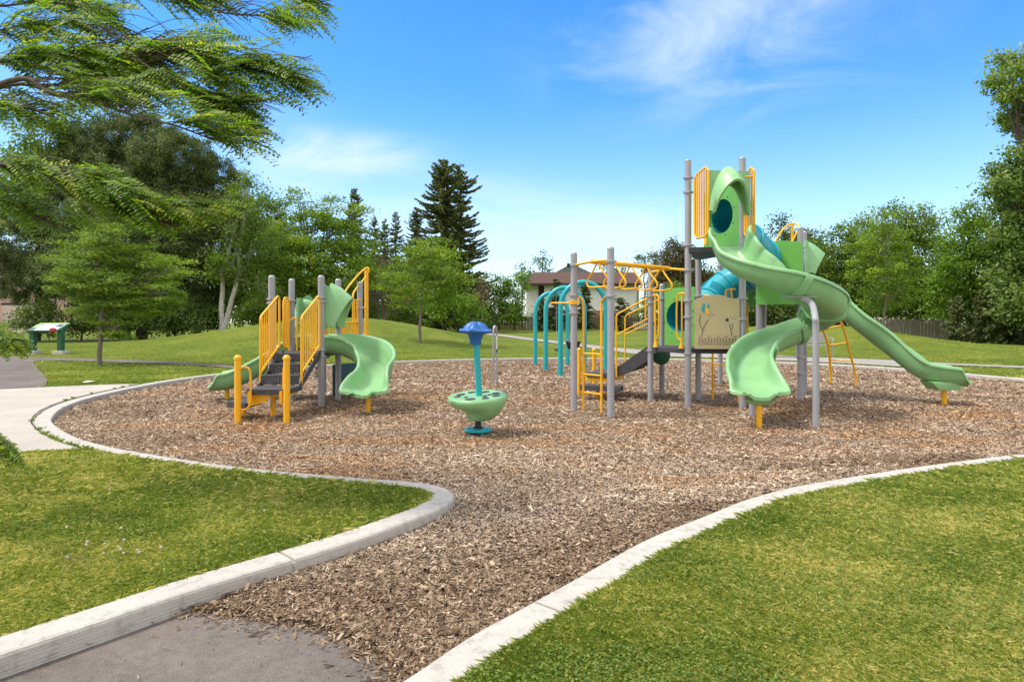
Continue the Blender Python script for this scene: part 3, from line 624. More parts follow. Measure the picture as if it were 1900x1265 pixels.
def barrier(root, a, b, zb, zt, n=6, r=.0115, name='barrier', rise=0.0, material='yellow', foot=True):
    """pipe barrier between two plan points"""
    a = Vector((*a, 0)); b = Vector((*b, 0)); m = MB(); R_ = .06; d = (b-a).normalized()
    ring = [a+Vector((0, 0, zb+R_)), a+d*R_+Vector((0, 0, zb)), b-d*R_+Vector((0, 0, zb)), b+Vector((0, 0, zb+R_)), b+Vector((0, 0, zt+rise-R_)), b-d*R_+Vector((0, 0, zt+rise)), a+d*R_+Vector((0, 0, zt)), a+Vector((0, 0, zt-R_))]
    m.tube(ring, r*1.3, 10, closed=True)
    o = m.build(name, M[material], root)
    for i in range(1, n+1):
        q = a.lerp(b, i/(n+1)); z2 = zt+rise*i/(n+1); k = MB(); k.tube([q+Vector((0, 0, zb)), q+Vector((0, 0, z2))], r*1.1, 8); k.build('bar', M[material], o)
    return o
def solid_panel(root, a, b, z0, z1, material, th=.02, name='panel', hole=None, wavy=0, label=None):
    """upright sheet between plan points a and b; hole: (t, z, radius)"""
    A = Vector((*a, 0)); B = Vector((*b, 0)); d = B-A; Ln = d.length; d.normalize(); nn = Vector((d.y, -d.x, 0))*th/2
    outl = [(0, z0), (Ln, z0), (Ln, z1)]
    if wavy:
        outl += [(Ln*(1-i/10), z1+wavy*math.sin(i/10*math.pi)) for i in range(1, 10)]
    outl += [(0, z1)]
    m = MB(); to = lambda s, z, k: A+d*s+Vector((0, 0, z))+nn*k
    if not hole:
        m.prism([to(s, z, 1) for s, z in outl], -2*nn)
        o = m.build(name, M[material], root, label, smooth=0, bevel=.004)
    else:
        t_, hz_, hr = hole; cx = Ln*t_; n = 40
        ring = [(cx+hr*math.cos(2*math.pi*i/n), hz_+hr*math.sin(2*math.pi*i/n)) for i in range(n)]
        def edge(i):
            an = 2*math.pi*i/n; c_, s_ = math.cos(an), math.sin(an); k = 1e9
            if c_ > 1e-6: k = min(k, (Ln-cx)/c_)
            if c_ < -1e-6: k = min(k, -cx/c_)
            if s_ > 1e-6: k = min(k, (z1-hz_)/s_)
            if s_ < -1e-6: k = min(k, (z0-hz_)/s_)
            return (cx+c_*k, hz_+s_*k)
        ed = [edge(i) for i in range(n)]
        corners = [(Ln, z1), (0, z1), (0, z0), (Ln, z0)]
        for (qx, qz) in corners:
            j = min(range(n), key=lambda i: (ed[i][0]-qx)**2+(ed[i][1]-qz)**2); ed[j] = (qx, qz)
        def cyc(l): return l+[l[0]]
        m.grid([cyc([to(*p, 1) for p in ed]), cyc([to(*p, 1) for p in ring]), cyc([to(*p, -1) for p in ring]), cyc([to(*p, -1) for p in ed]), cyc([to(*p, 1) for p in ed])])
        o = m.build(name, M[material], root, label, smooth=30)
        for i in range(8):
            bb = MB(); an = 2*math.pi*i/8+.3; q = to(cx+(hr+.045)*math.cos(an), hz_+(hr+.045)*math.sin(an), 1)
            bb.lathe(q, [(.011, 0), (.011, .006), (.004, .01)], 8, rot=nn.normalized().to_track_quat('Z', 'Y').to_matrix()); bb.build('bolt', M['dark'], o)
    return o
# ------------------------------------------------------------------ LARGE STRUCTURE
big = thing('play_structure', (3.4, 10.0, 0), 'large play structure on the right with tall tower, green spiral slide and turquoise tube', 'play structure')
pA, pB, pC, pD = (2.67, 9.40), (3.45, 9.28), (3.12, 10.38), (4.08, 12.15)
pL, pM = (2.28, 10.2), (2.66, 11.0); pF, pG = (4.83, 10.38), (5.30, 11.24); pE1, pE2 = (4.28, 10.75), (4.72, 11.62)
pJ, pK = (.91, 9.116), (1.345, 8.446)
ZL, ZU, ZR = .90, 2.43, 1.74
post(big, *pA, 3.77, cols=(3.49, 3.27, 2.47, 2.09, 1.63, 1.38, .83)); post(big, *pB, 3.77, cols=(3.2, 1.66, 1.35, .83))
post(big, *pC, 2.50, .047, cols=(1.74, .83)); post(big, *pD, 2.72, .047, cols=(2.4,))
post(big, *pL, 2.28, .047, cols=(1.73, 1.62, .84)); post(big, *pM, 1.98, .047, cols=(1.72, .84, .62))
post(big, *pF, 2.90, cols=(2.55, 2.48, .72, .45)); post(big, *pG, 2.95, .047, cols=(2.5,))
post(big, *pE1, 2.05, .047, cols=(1.72,)); post(big, *pE2, 2.05, .047, cols=(1.72,))
post(big, *pJ, 2.33, cols=(2.14, 1.70, 1.44)); post(big, *pK, 2.33, cols=(2.13, 1.66))
deck(big, [pL, (2.60, 9.47), (3.42, 9.36), (3.16, 10.34), (2.70, 10.92)], ZL, .075)
deck(big, [(2.66, 9.33), (3.47, 9.22), (3.2, 10.3), (3.05, 10.3)], ZU, .085)
deck(big, [(4.83, 10.30), (5.34, 11.2), (4.72, 11.58), (4.24, 10.72)], ZR, .085)
# spiral slide
sp_ctrl = [P(1352, 458, 9.05), P(1355, 478, 8.87), P(1371, 503, 8.62), P(1408, 523, 8.35), P(1458, 541, 8.18), P(1506, 565, 8.28), P(1532, 588, 8.66), P(1515, 611, 9.0), P(1471, 634, 9.05), P(1421, 653, 8.80), P(1394, 684, 8.38), P(1394, 713, 7.95), P(1408, 733, 7.62), P(1414, 738, 7.42)]
def sw(t): return float(.265+.06*sstep(.78, .93, t)-.13*sstep(.93, 1, t)**2)
def shr(t): return .24+.10*(1-float(sstep(.02, .13, t)))+.04*math.exp(-((t-.47)/.14)**2)-.185*float(sstep(.82, .98, t))
def shl(t): return .25+.11*(1-float(sstep(.20, .36, t)))-.02*math.sin(min(1, t)*math.pi)-.185*float(sstep(.82, .98, t))
so, spts = slide(big, 'spiral_slide', sp_ctrl, sw, shl, shr, (.33, .47, .60, .745))
# mouth walls of the slide beside the hood
sm = MB(); hd = math.atan2(-.28, .06)
m = MB(); m.tube([(3.03, 7.60, -.1), (3.03, 7.60, .36)], .036, 14); m.build('slide_foot', M['yellow'], big)
m = MB(); m.lathe((3.03, 7.60, .30), [(.05, -.01), (.11, .01), (.14, .06)], 14, sx=1.3, sy=1); m.build('foot_boss', M['green'], big)
gp_ = P(1496, 565, 7.95)
m = MB(); m.tube(catmull([(3.74, 7.63, -.12), (3.74, 7.63, 1.15), (3.735, 7.64, 1.36), gp_+Vector((.06, .0, .02)), gp_+Vector((-.05, .14, .11))], 8), .040, 14); m.box(gp_+Vector((-.0, .12, .10)), (.34, .14, .012), rx=.0); m.build('slide_pole', M['gray'], big)
m = MB(); m.tube([(2.975, 8.5, -.1), (2.975, 8.5, .55)], .045, 14); 
mm_ = MB(); mm_.tube([P(1396, 773, 8.54)+Vector((0, 0, -.1)), P(1396, 690, 8.54)], .045, 14); mm_.build('slide_support', M['gray'], big)
# hood over the spiral slide and barriers at its sides
hx, hy = P(1352, 460, 9.02).x, 9.02
hood(big, (hx, hy, ZU-.05), R(-84), .64, 1.17, .30, .53)
barrier(big, (2.735, 9.28), (2.845, 8.98), ZU+.12, 3.50, 5, r=.0135, rise=.06, name='barrier')
barrier(big, (3.455, 9.20), (3.515, 9.00), ZU+.12, 3.50, 3, r=.0135, rise=.06, name='barrier')
m = MB(); m.tube([(2.83, 9.04, 3.42), (3.06, 9.03, 3.42)], .013, 8); m.build('hood_rail', M['yellow'], big); m = MB(); m.tube([(3.40, 9.03, 3.42), (3.52, 9.03, 3.42)], .013, 8); m.build('hood_rail', M['yellow'], big); m = MB(); m.lathe((2.83, 9.04, ZU), [(.04, 0), (.035, .03), (.018, .10), (.015, .15)], 10); m.build('rail_foot', M['yellow'], big)
# panels and tube
e = .0
solid_panel(big, (3.17, 10.22), (3.46, 9.34), ZU+.02, 3.43, 'panelgreen', hole=(.50, 2.97, .27), name='tube_panel')
solid_panel(big, (2.70, 10.95), (3.08, 10.42), ZL+.02, 1.90, 'panelgreen', hole=(.48, 1.40, .27), name='tube_panel', wavy=0)
tctrl = [(2.90, 10.70, 1.40), (3.12, 10.87, 1.42), P(1316, 560, 11.35), P(1345, 533, 11.5), P(1385, 512, 11.4), P(1414, 503, 11.1), P(1422, 490, 10.75), P(1406, 470, 10.4), P(1384, 448, 10.15), P(1362, 426, 10.0), (3.46, 9.86, 2.96), (3.33, 9.79, 2.97)]
tp = catmull(tctrl, 9); k = len(tp)
m = MB(); m.tube(tp, .295, 28, caps=False); m.tube(tp, .280, 28, caps=False)
to_ = m.build('crawl_tube', M['tube'], big, smooth=60)
for i in range(6, k-4, 11):
    d = (tp[i+1]-tp[i-1]).normalized(); m = MB(); m.tube([tp[i]-d*.03, tp[i]-d*.022, tp[i]+d*.022, tp[i]+d*.03], [.297, .318, .318, .297], 28, caps=False); m.build('tube_flange', M['tube'], to_, smooth=40)
# ventilation ribs on the part seen over the lower deck
rb = MB()
for j in range(7):
    i = 17+j; p = tp[i]; d = (tp[i+1]-tp[i-1]).normalized(); uu = d.cross(Vector((0, 0, 1))).normalized(); ww = uu.cross(d)
    for s_ in (-1, 1):
        arc_ = [p+(uu*math.cos(a)*s_+ww*math.sin(a))*.300 for a in [R(20+8*q) for q in range(8)]]
        rb.tube(arc_, .011, 6)
rb.build('rib', M['tube'], to_)
solid_panel(big, (4.10, 12.02), (4.68, 11.60), 1.62, 2.50, 'panelgreen', name='side_panel')
solid_panel(big, (4.20, 10.66), (4.80, 10.24), 1.60, 2.62, 'panelgreen', name='side_panel', wavy=.05)
# straight slide
st_ctrl = [(5.02, 10.72, ZR), P(1512, 552, 10.55), P(1560, 585, 10.4), P(1600, 617, 10.25), P(1650, 656, 10.1), P(1700, 694, 9.9), P(1730, 705, 9.8), P(1765, 710, 9.72), P(1792, 712, 9.65)]
slide(big, 'straight_slide', st_ctrl, lambda t: .25, lambda t: .25-.20*float(sstep(.90, 1, t)), lambda t: .25-.20*float(sstep(.90, 1, t)), (.10,))
m = MB(); q = P(1752, 752, 9.72); m.tube([(q.x, q.y, -.1), (q.x, q.y, .36)], .038, 14); m.build('slide_foot', M['yellow'], big)
m = MB(); m.prism([(q.x-.30, q.y-.16, .38), (q.x-.18, q.y-.16, .25), (q.x+.14, q.y-.16, .25), (q.x+.20, q.y-.16, .38)], (0, .32, 0)); m.build('foot_boss', M['green'], big, bevel=.02)
hood(big, (5.07, 10.78, ZR-.02), R(-14), .62, 1.0, .34, .42)
# arch over the right deck
m = MB(); Yq = 11.5
m.tube(catmull([P(1437, 452, Yq), P(1447, 434, Yq), P(1458, 421, Yq), P(1470, 415, Yq), P(1480, 417, Yq-.1), P(1484, 428, Yq-.2), P(1485, 450, Yq-.2)], 6), .019, 10)
m.tube([P(1470, 416, Yq), P(1470, 520, Yq)], .026, 10); m.tube([P(1482, 424, Yq-.2), P(1468, 452, Yq-.2)], .016, 8); m.build('arch_rail', M['yellow'], big)
# curved ladder behind the straight slide
lL = catmull([(6.78, 13.2, -.1), (6.74, 13.12, .3), P(1538, 651, 12.9), P(1532, 625, 12.65), P(1522, 602, 12.35), (5.62, 11.75, 1.68)], 8)
lR = catmull([(7.06, 12.7, -.1), (7.0, 12.66, .3), P(1576, 651, 12.42), P(1569, 622, 12.2), P(1559, 596, 11.95), (5.72, 11.35, 1.72)], 8)
m = MB(); m.tube(lL, .026, 10); m.tube(lR, .021, 10); lo = m.build('curved_ladder', M['yellow'], big)
for (ya, yb) in (((1541, 670), (1580, 669)), ((1538, 642), (1573, 637)), ((1524, 612), (1560, 604))):
    a = min(lL, key=lambda p: abs(HZ+(CH-p.z)/p.y*F-ya[1])); b = min(lR, key=lambda p: abs(HZ+(CH-p.z)/p.y*F-yb[1])); k = MB(); k.tube([a, b], .015, 8); k.build('rung', M['yellow'], lo)
# ladders under the decks
def ladder(root, a, b, z0, z1, rungs, r=.017, name='ladder'):
    m = MB(); m.tube([(*a, z0), (*a, z1)], r, 10); m.tube([(*b, z0), (*b, z1)], r, 10); o = m.build(name, M['yellow'], root)
    for z in rungs: k = MB(); k.tube([(*a, z), (*b, z)], r*.75, 8); k.build('rung', M['yellow'], o)
    return o
ladder(big, (3.36, 10.38), (3.64, 9.98), -.1, ZL-.02, (.26, .60))
ladder(big, (4.03, 11.55), (4.31, 11.35), .85, 1.66, (1.12, 1.40))
# beige flower panel on the lower deck
bp0, bp1 = Vector((2.755, 9.36, 0)), Vector((3.40, 9.26, 0))
du = (bp1-bp0).normalized(); W_ = (bp1-bp0).length; nu = Vector((du.y, -du.x, 0))
def BP(s, z, k=0): return bp0+du*(s*W_)+Vector((0, 0, z))+nu*k
z0, z1 = ZL+.0, 1.66
outl = [(0, z0), (1, z0), (1, z1-.03), (.98, z1-.01), (.90, z1-.005), (.80, z1)]+[(.80-.70*i/10, z1+.055*math.sin(math.pi*i/10)**1) for i in range(1, 10)]+[(.1, z1), (-.03, z1-.04), (-.03, z1-.15), (0, z1-.2)]
m = MB(); m.prism([BP(s, z) for s, z in outl], nu*.02); fp_ = m.build('flower_panel', M['beige'], big, smooth=0, bevel=.004, label='tan play panel with cut-out flowers and lattice')
def inlay(polys, material, nm):
    m = MB()
    for pl_ in polys: m.prism([BP(s, z, .0205) for s, z in pl_], nu*.0022)
    return m.build(nm, M[material], fp_, smooth=0)
def zz(v): return z0+(z1-z0)*v
slots = []
for r_ in range(3):
    for c_ in range(13):
        s = .08+.066*c_+.012*(r_ % 2); z = zz(.09+.048*r_); slots.append([(s, z+.020), (s+.016, z+.024), (s+.050, z-.004), (s+.034, z-.010)])
inlay(slots, 'dark', 'lattice')
stems = []
def curve_strip(pts, w):
    c = catmull([Vector((a, b, 0)) for a, b in pts], 5); L_ = [(p.x-w, p.y) for p in c]; R2 = [(p.x+w, p.y) for p in c][::-1]; return L_+R2
stems += [curve_strip([(.16, zz(.27)), (.20, zz(.42)), (.30, zz(.58))], .007), curve_strip([(.17, zz(.38)), (.11, zz(.52)), (.13, zz(.68))], .007), curve_strip([(.82, zz(.27)), (.80, zz(.38)), (.77, zz(.50))], .007), curve_strip([(.83, zz(.38)), (.84, zz(.50))], .005)]
for (cs, cz, rr, nn_) in ((.72, .575, .052, 5),):
    stems.append([(cs+rr*(1 if i % 2 == 0 else .55)*math.cos(math.pi/2+math.pi*i/5), zz(cz)+rr*W_*(1 if i % 2 == 0 else .55)*math.sin(math.pi/2+math.pi*i/5)) for i in range(10)])
for (cs, cz) in ((.33, .66), (.38, .70), (.36, .64), (.41, .67), (.80, .64), (.84, .60), (.88, .66), (.90, .60)):
    stems.append([(cs+.011*math.cos(i*1.05), zz(cz)+.008*math.sin(i*1.05)) for i in range(6)])
for c_ in range(5): stems.append([(.10+.19*c_, zz(.247)), (.17+.19*c_, zz(.247)), (.17+.19*c_, zz(.256)), (.10+.19*c_, zz(.256))])
for st_ in stems[:4]: inlay([st_], 'dark', 'flower_stem')
for st_ in stems[4:]: inlay([st_], 'dark', 'cutout')
inlay([[(.14, zz(.78)), (.19, zz(.90)), (.23, zz(.90)), (.24, zz(.80)), (.21, zz(.70))], [(.27, zz(.84)), (.31, zz(.90)), (.34, zz(.84)), (.31, zz(.80))]], 'tube', 'wing')
inlay([[(.255, zz(.90)), (.265, zz(.82)), (.33, zz(.78)), (.30, zz(.70)), (.25, zz(.70)), (.235, zz(.78))]], 'yellow', 'wing')
# handholds
grip(big, 2.28, 10.15, (.35, -.72), ZL, 1.74); grip(big, 2.67, 9.42, (-.55, .75), ZL, 1.74, .15); grip(big, 3.42, 9.36, (-.7, .6), ZL, 1.80, .15); grip(big, 3.14, 10.28, (.4, -.5), ZL, 1.74, .12)
# talk disc under the deck
m = MB(); m.lathe((2.62, 10.9, .72), [(.02, -.03), (.15, -.03), (.165, -.02), (.165, .02), (.15, .03), (.02, .03)], 24, rot=Vector((.15, -1, .05)).to_track_quat('Z', 'Y').to_matrix()); m.build('disc_panel', M['darkgreen'], big)
# monkey bars
m = MB(); ca, cb = Vector((1.13, 8.78, 2.16)), Vector((2.475, 9.80, 2.15))
m.tube([Vector((*pJ, 2.14)), ca], .019, 10); m.tube([ca, Vector((*pK, 2.15))], .019, 10); m.tube([ca, cb], .034, 14); m.tube([Vector((*pA, 2.09)), cb], .019, 10); m.tube([cb, Vector((*pL, 2.12))], .019, 10)
mo = m.build('overhead_rail', M['yellow'], big)
along = (cb-ca); perp = along.cross(Vector((0, 0, 1))).normalized()
for i in range(5):
    c = ca+along*(.07+.205*i); q = []
    for (s_, z) in ((.02, -.02), (.10, -.13), (.20, -.245), (.215, -.31), (.16, -.35), (0, -.355), (-.16, -.35), (-.215, -.31), (-.20, -.245), (-.10, -.13), (-.02, -.02)): q.append(c+perp*s_*1.0+Vector((0, 0, z)))
    k = MB(); k.tube(catmull(q, 3), .0135, 8); k.build('hanging_rung', M['yellow'], mo)
m = MB(); m.tube([Vector((pJ[0]-.06, pJ[1], 2.14)), Vector((pJ[0]-.10, pJ[1], 2.14))], .03, 10); m.build('bolt_cap', M['black'], big)
# access ladder between the two end posts
m = MB(); a0, b0 = (1.045, 9.10), (1.275, 8.83)
m.tube(catmull([(*a0, -.1), (*a0, .8), (*a0, 1.54), (1.02, 9.10, 1.64), (.96, 9.11, 1.69), (pJ[0], pJ[1], 1.70)], 6), .0175, 10)
m.tube(catmull([(*b0, -.1), (*b0, .8), (*b0, 1.52), (1.285, 8.75, 1.61), (1.31, 8.62, 1.66), (pK[0], pK[1], 1.67)], 6), .0175, 10)
ao = m.build('access_ladder', M['yellow'], big)
for z in (.275, .54, .845): k = MB(); k.tube([(*a0, z), (*b0, z)], .014, 8); k.build('rung', M['yellow'], ao)
m = MB(); m.tube([P(1022, 562, 10.2), P(1062, 562, 9.2)], .014, 8); m.lathe((pJ[0], pJ[1], 1.565), [(.055, 0), (.066, .004), (.066, .018), (.056, .022), (.056, .034), (.066, .038), (.066, .052), (.055, .056)], 16); m.box((pJ[0]+.03, pJ[1]-.05, 1.59), (.10, .03, .05)); m.build('turning_bar', M['yellow'], big)
# ramped stair with handrails, transfer platform
st_n0, st_n1 = Vector((2.25, 10.22, ZL-.02)), Vector((1.72, 10.46, .47)); st_f0, st_f1 = Vector((2.62, 11.02, ZL-.02)), Vector((2.08, 11.27, .47))
for (u_, v_) in ((st_n0, st_n1), (st_f0, st_f1)):
    m = MB(); dn_ = (v_-u_); m.prism([u_+Vector((0, 0, .04)), u_+Vector((0, 0, -.20)), u_+dn_*.5+Vector((0, 0, -.20)), v_+Vector((0, 0, -.10)), v_+Vector((0, 0, .04))], Vector((.012, .028, 0))); m.build('stringer', M['dark'], big, smooth=0, bevel=.004)
for i in range(4):
    q = (i+.5)/4; a = st_n1.lerp(st_n0, q); b = st_f1.lerp(st_f0, q); m = MB(); dd = (st_n0-st_n1); dd.z = 0; dd.normalize()
    zt = lerp(.44, ZL-.03, (i+1)/5); m.prism([Vector((a.x, a.y, zt-.03))-dd*.09+Vector((.03, .06, 0)), Vector((a.x, a.y, zt-.03))+dd*.09+Vector((.03, .06, 0)), Vector((b.x, b.y, zt-.03))+dd*.09-Vector((.02, .03, 0)), Vector((b.x, b.y, zt-.03))-dd*.09-Vector((.02, .03, 0))], (0, 0, .03)); m.build('step', M['dark'], big, smooth=0)
def handrail(root, bx, by, tx, ty, zb, zt, rise, zlow, n='handrail'):
    m = MB(); A1 = Vector((bx, by, zb)); A2 = Vector((bx, by, zt)); B2 = Vector((tx, ty, zt+rise)); 
    m.tube(catmull([A1, Vector((bx, by, zt-.12)), Vector((bx, by, zt-.04)), A2.lerp(B2, .06), A2.lerp(B2, .2), A2.lerp(B2, .6), B2], 5), .0145, 10)
    m.tube([Vector((bx, by, zlow)), Vector((bx, by, zlow)).lerp(Vector((tx, ty, zlow+rise)), .93)], .012, 8)
    v0 = A2.lerp(B2, .86); m.tube([v0, v0-Vector((0, 0, zt-zlow))], .012, 8)
    return m.build(n, M['yellow'], root)
handrail(big, 1.755, 10.42, 2.27, 10.17, .38, 1.43, .29, 1.09); handrail(big, 2.06, 11.28, 2.62, 11.02, .45, 1.42, .29, 1.08)
m = MB(); m.prism([(1.28, 10.62, .36), (1.70, 10.42, .36), (2.08, 11.28, .36), (1.62, 11.50, .36)], (0, 0, .08)); m.build('platform', M['dark'], big, smooth=0, bevel=.006)
m = MB(); m.prism([(1.26, 10.66, .30), (1.68, 10.46, .30), (2.04, 11.24, .30), (1.64, 11.44, .30)], (0, 0, .06)); m.build('platform_frame', M['yellow'], big, smooth=0)
m = MB(); m.prism([(1.13, 10.35, .17), (1.76, 10.06, .17), (1.86, 10.34, .17), (1.26, 10.62, .17)], (0, 0, .085)); m.build('lower_step', M['dark'], big, smooth=0, bevel=.006)
m = MB(); m.tube([(1.45, 10.5, -.1), (1.45, 10.5, .20)], .03, 10); m.tube([(1.7, 10.9, -.1), (1.7, 10.9, .34)], .04, 12); m.build('platform_leg', M['yellow'], big)
def bollard(root, x, y, h, d, r=.041):
    m = MB(); m.tube([(x, y, -.1), (x, y, h-.05)], r, 16); m.lathe((x, y, h-.055), [(r*1.2, 0), (r*1.22, .02), (r*.95, .04), (r*.5, .055)], 16)
    m.tube(catmull([Vector((x, y, h-.18)), Vector((x, y, h-.18))+Vector((d[0]*.10, d[1]*.10, .02)), Vector((x+d[0]*.15, y+d[1]*.15, h-.24)), Vector((x+d[0]*.15, y+d[1]*.15, h-.60)), Vector((x+d[0]*.10, y+d[1]*.10, h-.70)), Vector((x, y, h-.70))], 5), .0145, 8)
    return m.build('grab_post', M['yellow'], root)
bollard(big, 1.19, 11.0, .85, (.7, .5), .034); bollard(big, 1.60, 12.1, .80, (.9, -.2), .034)
# ------------------------------------------------------------------ SMALL STRUCTURE
sml = thing('play_structure', (-3.3, 9.8, 0), 'small play structure on the left with charcoal steps, yellow railings and two short green slides', 'play structure')
q1, q2, q3, q4 = (-3.69, 9.52), (-2.93, 9.52), (-3.65, 10.27), (-2.88, 10.27); q5, q6 = (-3.42, 11.25), (-2.70, 11.0)
ZS = .84
for q, cs in ((q1, (1.66, 1.60, .80)), (q2, (1.68, 1.62, .88, .78)), (q3, (1.66, .8)), (q4, (1.66, .8)), (q5, (1.5,)), (q6, (1.55, .8))): post(sml, *q, 2.02 if q is not q5 else 1.99, cols=cs)
deck(sml, [(-3.66, 9.47), (-2.96, 9.47), (-2.92, 10.24), (-3.62, 10.24)], ZS, .08)
deck(sml, [(-3.62, 10.29), (-2.92, 10.29), (-2.74, 10.98), (-3.40, 11.15)], ZS, .08)
# steps
for i in range(3):
    y = 8.55+.28*i; z = .43+.137*(i+1)
    m = MB(); m.box((-3.21, y+.18, z-.015), (.52, .32, .03)); m.box((-3.21, y+.03, z-.075), (.52, .02, .10)); st = m.build('step', M['dark'], sml, smooth=0, bevel=.004)
    if i < 2:
        k = MB()
        for c_ in range(8):
            for r_ in range(3):
                if (c_*3+r_*5) % 4 != 0: k.box((-3.36+.042*c_, y+.0185, z-.045-.026*r_), (.014, .002, .008), ry=.7*(-1)**(c_+r_))
        k.build('tread_slots', M['gray'], st, smooth=0)
for x in (-3.49, -2.93):
    m = MB(); m.prism([(x, 8.50, .36), (x, 9.44, .78), (x, 9.44, .87), (x, 9.36, .87), (x, 8.50, .45)], (.022, 0, 0)); m.build('stringer', M['dark'], sml, smooth=0, bevel=.003)
def stair_rail(x, x2):
    m = MB(); ra = Vector((x, 8.60, 1.375)); rb_ = Vector((x2, 9.36, 1.69)); la_ = Vector((x, 8.60, .60)); lb = Vector((x2, 9.36, .92))
    m.tube(catmull([Vector((x, 8.60, .44)), Vector((x, 8.60, 1.25)), Vector((x, 8.60, 1.33)), ra.lerp(rb_, .06), ra.lerp(rb_, .3), ra.lerp(rb_, .9), rb_, Vector((x2, 9.42, 1.66)), Vector((x2, 9.43, 1.58)), Vector((x2, 9.43, .95)), lb, la_], 5), .0165, 10)
    o = m.build('stair_railing', M['yellow'], sml)
    for i in range(1, 9):
        q = i/9; k = MB(); k.tube([la_.lerp(lb, q), ra.lerp(rb_, q)], .0095, 8); k.build('bar', M['yellow'], o)
stair_rail(-3.49, -3.54); stair_rail(-2.92, -2.93)
m = MB(); m.prism([(-3.45, 8.04, .36), (-2.93, 8.04, .36), (-2.90, 8.58, .36), (-3.48, 8.58, .36)], (0, 0, .07)); m.build('platform', M['dark'], sml, smooth=0, bevel=.006)
m = MB(); m.prism([(-3.80, 8.25, .17), (-3.47, 8.07, .17), (-3.47, 8.58, .17), (-3.80, 8.62, .17)], (0, 0, .08)); m.build('lower_step', M['dark'], sml, smooth=0, bevel=.006)
m = MB(); m.prism([(-3.44, 8.12, .355), (-3.44, 8.12, .20), (-3.22, 8.12, .26), (-3.16, 8.12, .355)], (0, .02, 0)); m.box((-3.2, 8.35, .34), (.5, .4, .03)); m.build('platform_brace', M['yellow'], sml, smooth=0)
m = MB(); m.tube([(-3.30, 8.56, -.1), (-3.30, 8.56, .34)], .036, 12); m.build('platform_leg', M['yellow'], sml)
m = MB(); m.tube([(-3.68, 8.52, -.1), (-3.68, 8.52, .18)], .028, 12); m.build('platform_leg', M['yellow'], sml)
bollard(sml, -3.535, 7.99, .88, (1, .15)); bollard(sml, -2.905, 7.99, .88, (-.55, .75))
m = MB(); 
for x in (-3.40, -2.99): m.box((x, 8.03, .33), (.035, .05, .16))
m.build('bracket', M['yellow'], sml, smooth=0)
# left barrier, loops
barrier(sml, (-3.68, 9.98), (-3.67, 10.20), ZS+.05, 1.70, 3); barrier(sml, (-3.60, 10.34), (-3.35, 11.1), ZS+.05, 1.30, 5)
m = MB(); m.tube(catmull([(-3.60, 10.0, ZS), (-3.60, 10.0, 1.25), (-3.57, 10.0, 1.34), (-3.50, 10.0, 1.37), (-3.47, 10.0, 1.33), (-3.47, 10.0, 1.25), (-3.47, 10.0, ZS)], 5), .0135, 8); m.build('handhold', M['yellow'], sml)
barrier(sml, (-3.36, 11.2), (-2.76, 11.05), ZS+.05, 1.30, 7)
# left slide
slide(sml, 'short_slide', [(-3.45, 10.72, ZS), (-3.70, 10.68, .80), (-4.0, 10.6, .60), (-4.35, 10.5, .385), (-4.65, 10.42, .245), (-4.86, 10.36, .205), (-5.02, 10.31, .20)], lambda t: .26, lambda t: .25-.20*float(sstep(.8, 1, t)), lambda t: .25-.20*float(sstep(.8, 1, t)), (.35,))
m = MB(); m.tube([(-4.78, 10.40, -.1), (-4.78, 10.40, .20)], .036, 12); m.build('slide_foot', M['yellow'], sml)
hood(sml, (-3.50, 10.70, ZS), R(163), .66, .92, .26, .38)
m = MB()
for (c, s_) in (((-3.50, 10.50, 1.55), (.17, .05, .15)), ((-3.24, 10.55, 1.60), (.20, .05, .17))):
    m.lathe((c[0], c[1], c[2]), [(.01, -.14), (.10, -.12), (.16, -.06), (.175, 0), (.16, .06), (.10, .12), (.01, .14)], 14, sy=.3)
m.build('bubble_panel', M['green'], sml)
# right slide
slide(sml, 'curved_slide', [(-3.0, 9.90, ZS), (-2.80, 9.91, .83), (-2.58, 9.90, .77), (-2.33, 9.80, .66), (-2.13, 9.56, .53), (-2.03, 9.26, .41), (-2.04, 8.98, .325), (-2.07, 8.74, .29), (-2.08, 8.60, .285)], lambda t: float(.255+.07*sstep(.72, .92, t)-.14*sstep(.92, 1, t)**2), lambda t: .26+.14*math.sin(max(0, min(1, (t-.1)/.8))*math.pi)-.22*float(sstep(.76, 1, t)), lambda t: .25-.21*float(sstep(.76, 1, t)), ())
m = MB(); m.tube([(-2.065, 8.90, -.1), (-2.065, 8.90, .28)], .036, 12); m.build('slide_foot', M['yellow'], sml)
hood(sml, (-2.90, 9.90, ZS), R(0), .64, 1.08, .36, .40)
barrier(sml, (-2.88, 10.32), (-2.72, 10.95), ZS+.05, 1.30, 5)
# tall climber with two arching rails
m = MB(); Yc = 11.3
m.tube(catmull([P(639, 655, 10.5), P(639, 600, 10.5), P(639, 550, 10.5), P(640, 542, 10.5), P(648, 530, 10.7), P(662, 513, 11.0), P(672, 503, 11.15), P(680, 497, Yc), P(684, 499, Yc), P(684, 506, Yc)], 5), .0165, 10)
m.tube(catmull([P(655, 630, 10.8), P(655, 590, 10.8), P(655, 552, 10.8), P(656, 544, 10.85), P(663, 533, 10.95), P(672, 522, 11.1), P(680, 513, Yc)], 5), .0165, 10)
m.tube([P(655, 557, 10.8), P(672, 557, 11.0)], .013, 8); cr = m.build('climber_rail', M['yellow'], sml)
for i, x in enumerate((658, 661, 664, 633, 636)):
    k = MB(); Y_ = 10.9 if x > 640 else 10.5; k.tube([P(x, 632 if x > 640 else 650, Y_), P(x, 557 if x > 640 else 552, Y_)], .0095, 8); k.build('bar', M['yellow'], cr)
